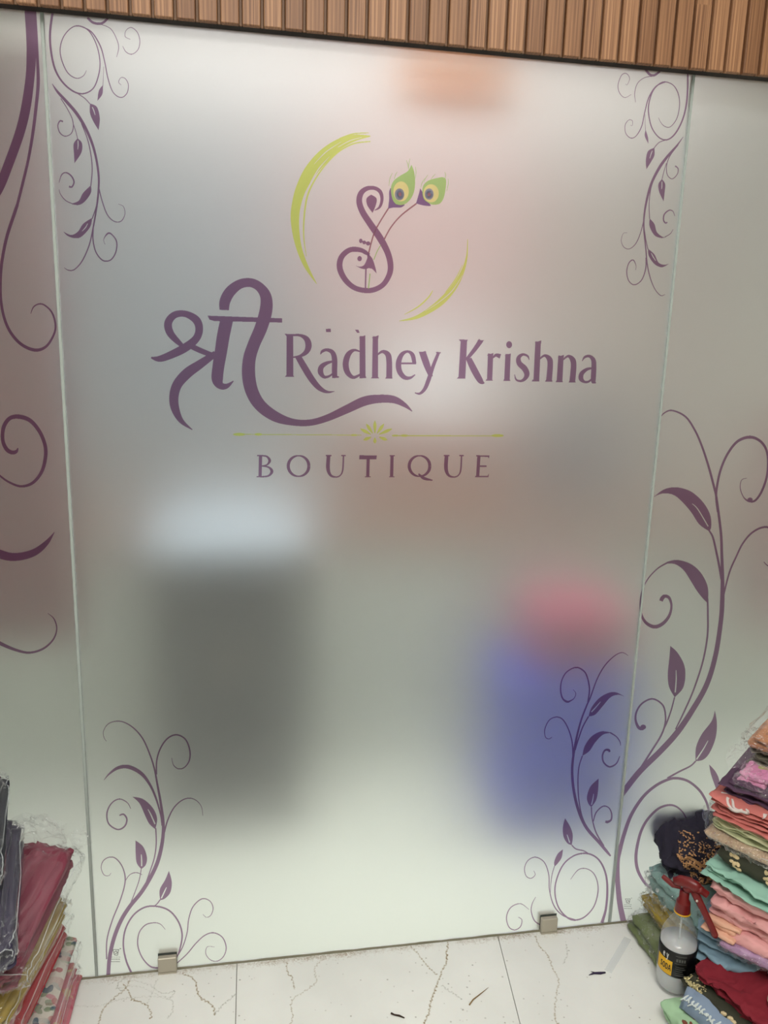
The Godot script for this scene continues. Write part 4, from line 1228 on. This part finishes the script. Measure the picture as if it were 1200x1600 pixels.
# ---------------------------------------------------------------- left heap: clothes packed in clear bags
func build_left_pile() -> void:
	var grp := "bagged clothes heaped at the left"
	var flo := spots_texture(Color(0.78, 0.76, 0.72), [Color(0.28, 0.36, 0.42), Color(0.62, 0.22, 0.28), Color(0.72, 0.44, 0.50), Color(0.50, 0.55, 0.45)], 3, 70, 5, 15)
	var flo2 := spots_texture(Color(0.78, 0.45, 0.50), [Color(0.80, 0.48, 0.16), Color(0.85, 0.80, 0.55), Color(0.72, 0.25, 0.38)], 4, 60, 6, 18)
	var c := new_cloth(Vector3(0.36, 0.05, 0.26), 3, 0.006, 41, {"sag": 0.006})
	var o := garment("garment_packet", "lowest bagged garment of the left heap, pink and orange print on the marble floor", grp, Vector3(-0.742, 0.006, 0.255), 0.0, c, printed(flo2, 5.0))
	bag_up(o, c, Vector3(0.012, 0.004, 0.010), 71, M.film)
	c = new_cloth(Vector3(0.36, 0.048, 0.27), 3, 0.006, 42, {"sag": 0.004})
	o = garment("garment_packet", "white bagged garment with a blue and red floral print, low in the left heap", grp, Vector3(-0.752, 0.066, 0.265), 1.0, c, printed(flo, 6.0))
	bag_up(o, c, Vector3(0.014, 0.004, 0.012), 72, M.film_soft)
	c = new_cloth(Vector3(0.38, 0.06, 0.30), 3, 0.007, 43, {"bulge": 0.006})
	o = garment("garment_packet", "bright red bagged garment with a pink edge under the mustard one", grp, Vector3(-0.812, 0.124, 0.270), 6.0, c, fabric(Color(0.74, 0.12, 0.17), 0.6))
	var st := ribbons(c, 2, [[0.995, 1.2, 0.012, 0.985, 0.6, 0.014, 0.985, 0.0, 0.012], [0.96, 2.6, 0.010, 0.965, 2.0, 0.013, 0.965, 1.2, 0.013, 0.975, 0.5, 0.012]])
	part("border", st, fabric(Color(0.84, 0.52, 0.56)), o, "pale pink cloth border")
	bag_up(o, c, Vector3(0.010, 0.003, 0.012), 73, M.film)
	c = new_cloth(Vector3(0.38, 0.055, 0.30), 3, 0.006, 44, {"bulge": 0.006})
	o = garment("garment_packet", "mustard yellow bagged garment with a silvery green patch between the red and the maroon ones", grp, Vector3(-0.800, 0.190, 0.275), 8.0, c, fabric(Color(0.66, 0.54, 0.14), 0.6))
	part("sequins", beads(c, 2, 260, [0.62, 0.9, 0.25, 1.2], 0.004, 5), mat(Color(0.58, 0.63, 0.55), 0.25, 0.8), o, "silvery green sequin patch").set_meta("kind", "stuff")
	bag_up(o, c, Vector3(0.012, 0.003, 0.012), 74, M.film)
	c = new_cloth(Vector3(0.36, 0.072, 0.31), 4, 0.012, 45, {"bulge": 0.010, "fine": 0.6})
	o = garment("garment_packet", "maroon bagged garment near the top of the left heap, its corner pointing at the seam", grp, Vector3(-0.764, 0.252, 0.274), 6.0, c, fabric(Color(0.55, 0.18, 0.27), 0.6), Vector3(0.05, 0, 0.0), 48, 48)
	bag_up(o, c, Vector3(0.012, 0.004, 0.010), 75, M.film)
	part("bag_mouth", crumple(0.13, 0.095, 15, 0.026, 18.0, 0.015), M.film_soft, o, "crumpled open mouth of the clear bag", shift(Vector3(0.300, 0.080, -0.278)))
	part("bag_corner", crumple(0.05, 0.04, 9, 0.012, 30.0), M.film_soft, o, "loose clear corner of the bag", Transform3D(Basis(Vector3(0, 0, 1), -1.0), Vector3(0.355, 0.07, -0.31)))
	c = new_cloth(Vector3(0.30, 0.07, 0.36), 4, 0.007, 46, {"bulge": 0.014, "round": 0.45})
	o = garment("garment_packet", "dark purple bagged garment lying on the maroon one", grp, Vector3(-0.684, 0.362, 0.450), -13.0, c, fabric(Color(0.19, 0.15, 0.28), 0.6), Vector3(0.0, 0, 0.0), 44, 44)
	bag_up(o, c, Vector3(0.020, 0.006, 0.012), 76, M.film_soft, 0.010)
	c = new_cloth(Vector3(0.26, 0.07, 0.30), 4, 0.007, 47, {"bulge": 0.012, "round": 0.4})
	o = garment("garment_packet", "topmost bagged garment of the left heap, blackish navy under shiny film", grp, Vector3(-0.672, 0.452, 0.375), -14.5, c, fabric(Color(0.12, 0.13, 0.18), 0.6), Vector3(0.0, 0, 0.0), 40, 40)
	bag_up(o, c, Vector3(0.012, 0.005, 0.016), 77, M.film, 0.010)

# ---------------------------------------------------------------- right heap: folded clothes
func build_right_pile() -> void:
	var grp := "folded clothes heaped at the right"
	var dir := 57.0
	# flat things by the glass
	var c := new_cloth(Vector3(0.15, 0.045, 0.20), 2, 0.004, 81)
	var o := garment("garment_packet", "flat olive green packet on the marble, leftmost of the right heap", grp, Vector3(0.898, 0.002, 0.022), 88.0, c, fabric(Color(0.40, 0.45, 0.27), 0.7))
	bag_up(o, c, Vector3(0.006, 0.003, 0.004), 82, M.film)
	c = new_cloth(Vector3(0.15, 0.055, 0.20), 3, 0.005, 83)
	o = garment("garment_packet", "mustard packet in clear film on top of the olive green one", grp, Vector3(0.934, 0.048, 0.015), 86.0, c, fabric(Color(0.64, 0.53, 0.11), 0.6))
	part("sequins", beads(c, 2, 90, [0.05, 0.95, -0.6, 0.9], 0.0018, 6), mat(Color(0.85, 0.72, 0.3), 0.25, 0.8), o, "small gold sequins").set_meta("kind", "stuff")
	bag_up(o, c, Vector3(0.008, 0.003, 0.006), 84, M.film)
	c = new_cloth(Vector3(0.23, 0.085, 0.24), 3, 0.010, 85, {"bulge": 0.012, "round": 0.4})
	o = garment("garment_packet", "teal packet in shiny clear film behind the spray bottle", grp, Vector3(0.935, 0.095, 0.018), 78.0, c, fabric(Color(0.46, 0.61, 0.59), 0.6), Vector3(0.0, 0, -0.18), 44, 44)
	bag_up(o, c, Vector3(0.010, 0.004, 0.010), 86, M.film, 0.011)
	c = new_cloth(Vector3(0.20, 0.095, 0.17), 2, 0.024, 87, {"bulge": 0.02, "round": 0.7, "freq": 9.0, "tip": 4.0, "fine": 0.35})
	o = garment("draped_garment", "blackish navy garment with heavy gold embroidery slumped on the teal packet", grp, Vector3(0.952, 0.150, 0.085), 16.0, c, fabric(Color(0.105, 0.08, 0.17), 0.85), Vector3(0.1, 0, 0.1), 48, 48)
	var gold := mat(Color(0.74, 0.56, 0.38), 0.4, 0.35)
	part("embroidery", beads(c, 1, 900, [0.22, 0.92, -0.25, 1.35], 0.0021, 7), gold, o, "dense gold embroidery").set_meta("kind", "stuff")
	part("embroidery", beads(c, 0, 380, [0.20, 0.62, -0.7, 0.65], 0.0021, 8), gold, o, "dense gold embroidery").set_meta("kind", "stuff")
	part("border", ribbons(c, 1, [[0.28, 0.5, 0.003, 0.42, 0.12, 0.004, 0.6, -0.1, 0.004, 0.8, 0.1, 0.003], [0.26, 0.2, 0.002, 0.4, -0.1, 0.003, 0.52, -0.5, 0.003]]), gold, o, "gold piping")
	c = new_cloth(Vector3(0.07, 0.05, 0.10), 2, 0.006, 88, {"round": 0.5})
	o = garment("folded_garment", "small lilac pink folded cloth tucked between the navy garment and the stack", grp, Vector3(1.012, 0.225, 0.150), 40.0, c, fabric(Color(0.76, 0.62, 0.66)))
	bag_up(o, c, Vector3(0.006, 0.003, 0.006), 89, M.film)
	# the front row on the floor
	c = new_cloth(Vector3(0.20, 0.045, 0.13), 2, 0.010, 91, {"round": 0.55, "freq": 10.0})
	o = garment("draped_garment", "mint green garment with a rust motif, lowest at the front right", grp, Vector3(0.838, 0.002, 0.278), 84.0, c, fabric(Color(0.60, 0.76, 0.59)))
	var st := SurfaceTool.new()
	st.begin(Mesh.PRIMITIVE_TRIANGLES)
	for q in [[0.36, 1.15, 0.010], [0.42, 1.0, 0.008], [0.31, 0.95, 0.007], [0.40, 0.8, 0.006], [0.48, 1.2, 0.008], [0.30, 1.3, 0.006]]:
		dome(st, c, 1, q[0], q[1], q[2] * 0.8, 1.5, 0.6)
	st.generate_normals()
	part("motif", st.commit(), fabric(Color(0.50, 0.24, 0.16)), o, "rust brown embroidered motif").set_meta("kind", "stuff")
	c = new_cloth(Vector3(0.24, 0.042, 0.10), 2, 0.006, 92, {"round": 0.5})
	o = garment("folded_garment", "grey lavender garment with a blue and white lace border beside the mint one", grp, Vector3(0.868, 0.026, 0.284), 68.0, c, fabric(Color(0.66, 0.64, 0.70)))
	st = SurfaceTool.new()
	st.begin(Mesh.PRIMITIVE_TRIANGLES)
	ribbon(st, c, 1, [0.01, 0.75, 0.022, 0.2, 0.7, 0.024, 0.5, 0.65, 0.020, 0.98, 0.6, 0.018], 0.003)
	st.generate_normals()
	part("lace_band", st.commit(), fabric(Color(0.50, 0.58, 0.69)), o, "blue lace band")
	st = SurfaceTool.new()
	st.begin(Mesh.PRIMITIVE_TRIANGLES)
	for k in 26:
		var u := 0.02 + 0.036 * k
		ribbon(st, c, 1, [u, 0.4 + 0.2 * sin(k * 2.4), 0.0012, u + 0.02, 0.75 + 0.2 * sin(k * 1.7), 0.0014, u + 0.03, 1.0, 0.0010], 0.006)
		ribbon(st, c, 1, [u + 0.03, 0.5, 0.0010, u + 0.012, 0.7, 0.0014, u + 0.028, 0.95, 0.001], 0.006)
	st.generate_normals()
	part("lace_pattern", st.commit(), fabric(Color(0.80, 0.84, 0.84)), o, "white lace sprigs")
	c = new_cloth(Vector3(0.25, 0.028, 0.14), 2, 0.004, 93)
	o = garment("folded_garment", "dark olive garment with pearl and gold sequins under the crimson one", grp, Vector3(0.892, 0.054, 0.250), 74.0, c, fabric(Color(0.22, 0.22, 0.155)))
	part("sequins", beads(c, 1, 110, [0.0, 0.2, -0.3, 1.35], 0.0024, 9), mat(Color(0.75, 0.70, 0.52), 0.3, 0.5), o, "pearl and gold sequins at the corner").set_meta("kind", "stuff")
	st = SurfaceTool.new()
	st.begin(Mesh.PRIMITIVE_TRIANGLES)
	for q in [[0.42, 0.5], [0.47, 0.55], [0.5, 0.45], [0.7, 0.5], [0.85, 0.5]]:
		dome(st, c, 1, q[0], q[1], 0.0045, 1.5, 0.4)
	st.generate_normals()
	part("pearls", st.commit(), mat(Color(0.82, 0.74, 0.58), 0.3), o, "row of cream pearls").set_meta("kind", "stuff")
	c = new_cloth(Vector3(0.28, 0.038, 0.24), 4, 0.012, 94, {"round": 0.4})
	garment("folded_garment", "crimson folded garment beneath the blue grey one", grp, Vector3(0.920, 0.072, 0.266), 72.0, c, fabric(Color(0.55, 0.055, 0.14)), Vector3(0.05, 0, 0), 44, 40)
	# the tall stack, from the bottom up
	c = new_cloth(Vector3(0.34, 0.072, 0.26), 4, 0.014, 95, {"round": 0.5, "freq": 10.0, "pinch": 0.42, "fat": 1.25, "fine": 0.3})
	o = garment("folded_garment", "blue grey garment tied with a yellow band near the foot of the right stack", grp, Vector3(0.935, 0.092, 0.232), 44.0, c, fabric(Color(0.46, 0.59, 0.67)), Vector3(0, 0, -0.07), 64, 40)
	var band := new_cloth(Vector3(0.34, 0.080, 0.27), 1, 0.0, 96, {"pinch": 0.42, "round": 0.5})
	part("band", ribbons(band, 0, [[0.425, -0.9, 0.006, 0.42, 0.0, 0.006, 0.42, 0.9, 0.006, 0.42, 1.9, 0.006, 0.42, 2.9, 0.006, 0.42, 3.9, 0.006, 0.42, 5.4, 0.006]]), mat(Color(0.62, 0.68, 0.10), 0.5), o, "yellow green band")
	c = new_cloth(Vector3(0.16, 0.022, 0.12), 1, 0.004, 97)
	o = garment("folded_garment", "thin shiny lavender cloth pressed under the pink folded garment", grp, Vector3(0.962, 0.152, 0.270), dir - 8, c, fabric(Color(0.68, 0.50, 0.68), 0.4))
	bag_up(o, c, Vector3(0.004, 0.002, 0.004), 98, M.film)
	c = new_cloth(Vector3(0.36, 0.112, 0.27), 4, 0.013, 99, {"round": 0.35, "freq": 9.0, "fat": 1.2})
	o = garment("folded_garment", "thick salmon pink folded garment in the middle of the right stack", grp, Vector3(0.950, 0.168, 0.232), dir - 4, c, fabric(Color(0.92, 0.63, 0.63)), Vector3.ZERO, 48, 44)
	part("collar", cloth_mesh(new_cloth(Vector3(0.07, 0.03, 0.03), 3, 0.004, 100), 16, 20), fabric(Color(0.92, 0.68, 0.56)), o, "peach coloured folded end", shift(Vector3(-0.006, 0.006, 0.008)))
	c = new_cloth(Vector3(0.35, 0.032, 0.26), 3, 0.011, 101, {"round": 0.4, "freq": 10.0})
	garment("folded_garment", "pale aqua folded garment lying on the pink one", grp, Vector3(0.938, 0.283, 0.222), dir, c, fabric(Color(0.55, 0.75, 0.67)))
	c = new_cloth(Vector3(0.35, 0.045, 0.26), 1, 0.005, 102, {"fat": 1.0, "round": 0.3})
	o = garment("folded_garment", "blackish olive folded garment with sprigs of cream pearls", grp, Vector3(0.952, 0.316, 0.212), dir, c, fabric(Color(0.20, 0.21, 0.145)))
	st = SurfaceTool.new()
	st.begin(Mesh.PRIMITIVE_TRIANGLES)
	for q in [[0.0, 0.07], [0.0, 0.27]]:
		for k in 9:
			var a := -0.5 + 0.25 * (k % 5)
			dome(st, c, 0, 0.02 + q[1] + 0.016 * (k % 3) + 0.012 * (k / 3), clampf(0.45 - 0.35 * (k / 3), -0.5, 0.6), 0.0042, 1.4, a * 2.0)
	st.generate_normals()
	part("pearls", st.commit(), mat(Color(0.80, 0.72, 0.55), 0.3), o, "sprigs of cream pearls").set_meta("kind", "stuff")
	c = new_cloth(Vector3(0.36, 0.026, 0.26), 1, 0.004, 103)
	var glit := spots_texture(Color(0.70, 0.60, 0.50), [Color(0.85, 0.75, 0.62), Color(0.55, 0.36, 0.34), Color(0.76, 0.66, 0.56), Color(0.62, 0.52, 0.42)], 12, 700, 1.2, 3.4)
	o = garment("folded_garment", "beige glittery folded garment wrapped in clear film in the right stack", grp, Vector3(0.950, 0.361, 0.196), dir, c, printed(glit, 8.0, 0.5))
	bag_up(o, c, Vector3(0.010, 0.003, 0.006), 104, M.film)
	part("bag_mouth", crumple(0.09, 0.075, 25, 0.018, 13.0, -0.01), M.film, o, "loose end of clear film", Transform3D(Basis(Vector3(0, 1, 0), -1.2) * Basis(Vector3(0, 0, 1), 0.9), Vector3(0.0, 0.015, -0.01)))
	c = new_cloth(Vector3(0.36, 0.032, 0.26), 4, 0.008, 105, {"freq": 8.0})
	garment("folded_garment", "pale pistachio green folded garment under the coral one", grp, Vector3(0.962, 0.388, 0.204), dir, c, fabric(Color(0.76, 0.77, 0.59)))
	c = new_cloth(Vector3(0.36, 0.044, 0.26), 5, 0.009, 106, {"freq": 8.0})
	o = garment("folded_garment", "coral red folded garment with a white swirl print", grp, Vector3(0.945, 0.424, 0.205), dir - 3, c, fabric(Color(0.82, 0.42, 0.39)))
	part("print", ribbons(c, 4, [[0.10, 0.9, 0.003, 0.13, 0.3, 0.004, 0.18, 0.0, 0.003, 0.24, 0.2, 0.003, 0.22, 0.7, 0.003], [0.13, 1.0, 0.002, 0.17, 0.4, 0.003, 0.21, 0.4, 0.002], [0.05, 1.1, 0.003, 0.2, 1.25, 0.003, 0.4, 1.2, 0.003, 0.7, 1.2, 0.003], [0.31, 0.9, 0.004, 0.32, 0.1, 0.004], [0.36, 0.9, 0.004, 0.37, 0.1, 0.004], [0.5, 0.9, 0.003, 0.55, 0.3, 0.004, 0.6, 0.7, 0.003]]), fabric(Color(0.84, 0.78, 0.76)), o, "white swirl print")
	c = new_cloth(Vector3(0.36, 0.042, 0.27), 5, 0.010, 107, {"freq": 8.0})
	garment("folded_garment", "thick deep purple folded garment near the top of the right stack", grp, Vector3(0.968, 0.459, 0.203), dir - 6, c, fabric(Color(0.33, 0.20, 0.32)))
	c = new_cloth(Vector3(0.055, 0.030, 0.06), 2, 0.008, 108, {"round": 0.5})
	o = garment("garment_packet", "small pink and lime packet in clear film on the purple garment", grp, Vector3(1.000, 0.493, 0.207), dir, c, printed(spots_texture(Color(0.80, 0.50, 0.66), [Color(0.62, 0.66, 0.35), Color(0.86, 0.62, 0.74)], 7, 16, 10, 24), 6.0))
	bag_up(o, c, Vector3(0.010, 0.004, 0.010), 109, M.film)
	part("bag_corner", crumple(0.06, 0.06, 29, 0.012, 24.0), M.film, o, "clear upright corner of the bag", Transform3D(Basis(Vector3(0, 1, 0), 0.5), Vector3(0.0, 0.035, 0.0)))
	c = new_cloth(Vector3(0.30, 0.048, 0.24), 3, 0.011, 110, {"freq": 8.0})
	o = garment("folded_garment", "grey and cream folded garment under the tan one at the top of the right stack", grp, Vector3(1.056, 0.499, 0.160), dir, c, printed(spots_texture(Color(0.33, 0.30, 0.27), [Color(0.62, 0.60, 0.52), Color(0.24, 0.22, 0.20)], 9, 26, 8, 26), 5.0))
	part("edge", ribbons(c, 2, [[0.0, 1.2, 0.005, 0.3, 1.3, 0.005, 1.0, 1.25, 0.005], [0.02, -0.5, 0.004, 0.4, -0.4, 0.004, 1.0, -0.45, 0.004]]), fabric(Color(0.62, 0.62, 0.52)), o, "cream hem")
	c = new_cloth(Vector3(0.26, 0.042, 0.20), 2, 0.009, 111, {"round": 0.35, "freq": 9.0})
	o = garment("garment_packet", "tan printed packet, topmost of the right stack", grp, Vector3(1.052, 0.545, 0.158), dir - 3, c, printed(spots_texture(Color(0.68, 0.46, 0.32), [Color(0.55, 0.36, 0.24), Color(0.78, 0.58, 0.44), Color(0.48, 0.34, 0.26)], 10, 60, 3, 12), 7.0), Vector3(0.1, 0, 0))
	bag_up(o, c, Vector3(0.008, 0.004, 0.008), 112, M.film)
	c = new_cloth(Vector3(0.14, 0.12, 0.14), 3, 0.012, 113, {"round": 0.6})
	garment("draped_garment", "beige floral garment hanging down at the far right beside the crimson one", grp, Vector3(1.0, 0.015, 0.395), 60.0, c, printed(spots_texture(Color(0.66, 0.60, 0.50), [Color(0.56, 0.20, 0.14), Color(0.30, 0.34, 0.18), Color(0.70, 0.42, 0.40), Color(0.42, 0.30, 0.20)], 14, 40, 4, 16), 6.0))

# ---------------------------------------------------------------- spray bottle
func build_bottle() -> void:
	var b := thing("spray_bottle", "clear reused soda bottle with a dark red trigger sprayer standing on the marble", "spray bottle", Vector3(0.9127, 0.0, 0.2013), 0.0)
	var clear := clear_film(0.10, 0.10)
	var r := 0.0395
	var wall := [Vector2(0.0, 0.003), Vector2(0.024, 0.0), Vector2(0.032, 0.003), Vector2(0.037, 0.012), Vector2(r, 0.026), Vector2(r, 0.050), Vector2(r - 0.0008, 0.053), Vector2(r - 0.0008, 0.117), Vector2(r, 0.120), Vector2(r - 0.001, 0.128), Vector2(0.036, 0.140), Vector2(0.030, 0.155), Vector2(0.023, 0.169), Vector2(0.0165, 0.181), Vector2(0.0145, 0.189), Vector2(0.0145, 0.200)]
	part("bottle_wall", lathe(wall, 48), clear, b, "clear plastic bottle")
	var milk := mat(Color(0.74, 0.75, 0.76), 0.18)
	milk.subsurf_scatter_enabled = true
	milk.subsurf_scatter_strength = 0.3
	part("liquid", lathe([Vector2(0.0, 0.005), Vector2(0.028, 0.005), Vector2(0.0355, 0.014), Vector2(r - 0.0018, 0.027), Vector2(r - 0.0022, 0.1215), Vector2(0.0, 0.1215)], 48), milk, b, "cloudy pale grey liquid")
	var lab := part("label", lathe([Vector2(r - 0.0004, 0.055), Vector2(r + 0.0002, 0.0552), Vector2(r + 0.0002, 0.1158), Vector2(r - 0.0004, 0.116)], 64), mat(Color(0.035, 0.035, 0.045), 0.35), b, "black and yellow printed label")
	# angles round the bottle: 0 faces +z; the camera stands towards -0.6
	var ya := -1.75
	var yb := -0.78
	part("yellow_field", lathe([Vector2(r + 0.0006, 0.0565), Vector2(r + 0.0006, 0.0905), Vector2(r + 0.0004, 0.091)], 16, ya, yb), mat(Color(0.86, 0.66, 0.05), 0.4), lab, "yellow label field")
	letters(lab, "SODA", 0.020, 0.074, -1.40, 0.165, r + 0.0008, Color(0.04, 0.04, 0.04))
	letters(lab, "ey", 0.020, 0.101, -1.30, 0.22, r + 0.0005, Color(0.82, 0.82, 0.80))
	var grey := mat(Color(0.36, 0.36, 0.35), 0.5)
	part("text_box", lathe([Vector2(r + 0.0004, 0.090), Vector2(r + 0.0006, 0.0902), Vector2(r + 0.0006, 0.0908), Vector2(r + 0.0004, 0.091)], 14, -0.66, -0.06), grey, lab)
	part("text_box", lathe([Vector2(r + 0.0004, 0.108), Vector2(r + 0.0006, 0.1082), Vector2(r + 0.0006, 0.1088), Vector2(r + 0.0004, 0.109)], 14, -0.66, -0.06), grey, lab)
	for k in 4:
		var y := 0.0985 - 0.0
		part("text_block", lathe([Vector2(r + 0.0006, y - 0.0035), Vector2(r + 0.0006, y + 0.0035)], 4, -0.60 + 0.13 * k, -0.51 + 0.13 * k), grey, lab)
	for k in 5:
		part("text_line", lathe([Vector2(r + 0.0006, 0.062 + 0.005 * k), Vector2(r + 0.0006, 0.0635 + 0.005 * k)], 10, -0.62, -0.1 - 0.07 * (k % 3)), grey, lab)
	var red := mat(Color(0.42, 0.045, 0.055), 0.35)
	part("yellow_ring", lathe([Vector2(0.0150, 0.189), Vector2(0.0172, 0.1895), Vector2(0.0172, 0.1925), Vector2(0.0150, 0.193)], 40), mat(Color(0.88, 0.66, 0.10), 0.4), b, "yellow neck ring")
	var prof := [Vector2(0.0145, 0.1925)]
	for k in 7:
		var y := 0.193 + 0.0035 * k
		prof.append(Vector2(0.0166 - 0.0003 * k, y))
		prof.append(Vector2(0.0160 - 0.0003 * k, y + 0.0025))
	prof.append(Vector2(0.0105, 0.222))
	prof.append(Vector2(0.0098, 0.242))
	prof.append(Vector2(0.0, 0.243))
	part("collar", lathe(prof, 40), red, b, "dark red screw collar")
	part("dip_tube", tube([Vector3(0, 0.012, 0), Vector3(0.001, 0.10, 0), Vector3(0, 0.195, 0)], [0.0022, 0.0022, 0.0022], 8), clear_film(0.25, 0.2), b, "clear dip tube")
	# the head: a ridged body that slopes down to the right, a thin nozzle up to the left, a long trigger
	var head := [Vector3(-0.020, 0.258, -0.012), Vector3(-0.010, 0.264, -0.004), Vector3(0.002, 0.266, 0.008), Vector3(0.012, 0.265, 0.020), Vector3(0.017, 0.263, 0.026)]
	part("sprayer_body", tube(head, [0.0085, 0.0120, 0.0135, 0.0125, 0.0100], 16, 0.85), red, b, "dark red sprayer body")
	part("neck_block", tube([Vector3(0, 0.236, 0), Vector3(0.002, 0.250, 0.004), Vector3(0.006, 0.262, 0.012)], [0.0098, 0.0105, 0.0115], 14), red, b)
	part("nozzle", tube([Vector3(0.015, 0.264, 0.024), Vector3(0.020, 0.262, 0.030), Vector3(0.0201, 0.262, 0.030), Vector3(0.0275, 0.2585, 0.0385), Vector3(0.0285, 0.258, 0.0395)], [0.0088, 0.0088, 0.0078, 0.0075, 0.006], 16), red, b)
	part("rear_tube", tube([Vector3(-0.008, 0.250, -0.004), Vector3(-0.020, 0.247, -0.014), Vector3(-0.0335, 0.255, -0.031), Vector3(-0.0355, 0.2565, -0.033)], [0.0058, 0.0062, 0.0054, 0.0042], 12), red, b)
	part("trigger", tube([Vector3(0.010, 0.256, 0.012), Vector3(0.015, 0.243, 0.020), Vector3(0.021, 0.228, 0.032), Vector3(0.027, 0.211, 0.046), Vector3(0.033, 0.194, 0.059), Vector3(0.036, 0.183, 0.067), Vector3(0.0365, 0.179, 0.069)], [0.009, 0.0095, 0.0085, 0.0078, 0.0078, 0.0080, 0.005], 14, 0.75), red, b, "long dark red trigger")
	part("pivot_pin", lathe([Vector2(0.0, 0.0), Vector2(0.0028, 0.0), Vector2(0.0026, 0.0016), Vector2(0.0, 0.0022)], 16), mat(Color(0.85, 0.78, 0.74), 0.3), b, "pale pivot pin", Transform3D(Basis(Vector3(1, 0, 0), 1.35) , Vector3(0.011, 0.238, 0.029)))

func letters(parent: Node, text: String, size: float, y: float, a0: float, step: float, r: float, c: Color) -> void:
	var f := SystemFont.new()
	f.font_names = PackedStringArray(["Droid Sans"])
	f.font_weight = 700
	var m := mat(c, 0.5)
	for i in text.length():
		var t := TextMesh.new()
		t.text = text[i]
		t.font = f
		t.font_size = 32
		t.pixel_size = size / 32.0
		t.depth = 0.0004
		var a := a0 + step * i
		part("letter", t, m, parent, "", Transform3D(Basis(Vector3.UP, a) * Basis(Vector3.RIGHT, 0.0).scaled(Vector3(0.5, 1.0, 1.0)), Vector3(r * sin(a), y, r * cos(a))))

# ---------------------------------------------------------------- odds and ends on the marble
func build_scraps() -> void:
	var violet := mat(Color(0.16, 0.10, 0.24), 0.8)
	var st := SurfaceTool.new()
	st.begin(Mesh.PRIMITIVE_TRIANGLES)
	var p := []
	for q in [[920, 1523.5], [928, 1520.5], [938, 1520.5], [946, 1519.5]]:
		p.append(on_floor(q[0], q[1], 0.002))
	var q2 := [on_floor(930, 1520, 0.002), on_floor(923, 1517.8, 0.002)]
	var a := tube(p, [0.0006, 0.0022, 0.0028, 0.0016], 8)
	st.append_from(a, 0, Transform3D())
	st.append_from(tube(q2, [0.0016, 0.0003], 8), 0, Transform3D())
	tag(part("thread_scrap", st.commit(), violet, self), "small dark violet scrap of cloth on the marble between the clip and the bottle", "scrap")
	var brown := mat(Color(0.20, 0.13, 0.09), 0.8)
	var tw := []
	for q in [[611, 1583], [616, 1585.5], [624, 1587], [632, 1590.5]]:
		tw.append(on_floor(q[0], q[1], 0.002))
	tag(part("twig", tube(tw, [0.0020, 0.0016, 0.0019, 0.0011], 8), brown, self), "short dark brown twig lying on the marble at the bottom centre", "twig")
	var sh := []
	for q in [[733.5, 1570], [739, 1562], [748, 1555], [763, 1543]]:
		sh.append(on_floor(q[0], q[1], 0.0015))
	tag(part("straw_scrap", tube(sh, [0.0016, 0.0014, 0.0012, 0.0003], 8), mat(Color(0.55, 0.45, 0.30), 0.8), self), "pale brown straw scrap on the marble right of the twig", "scrap")
	var t0 := on_floor(950, 1518, 0.0012)
	var t1 := on_floor(981, 1466, 0.0012)
	var d := (t1 - t0)
	var tape := box(Vector3(0.016, 0.0008, d.length()))
	var tp := part("tape_strip", tape, clear_film(0.14, 0.22), self, "", Transform3D(Basis(Vector3.UP, atan2(d.x, d.z)), (t0 + t1) * 0.5))
	tag(tp, "strip of clear sticky tape on the marble beside the violet scrap", "tape")
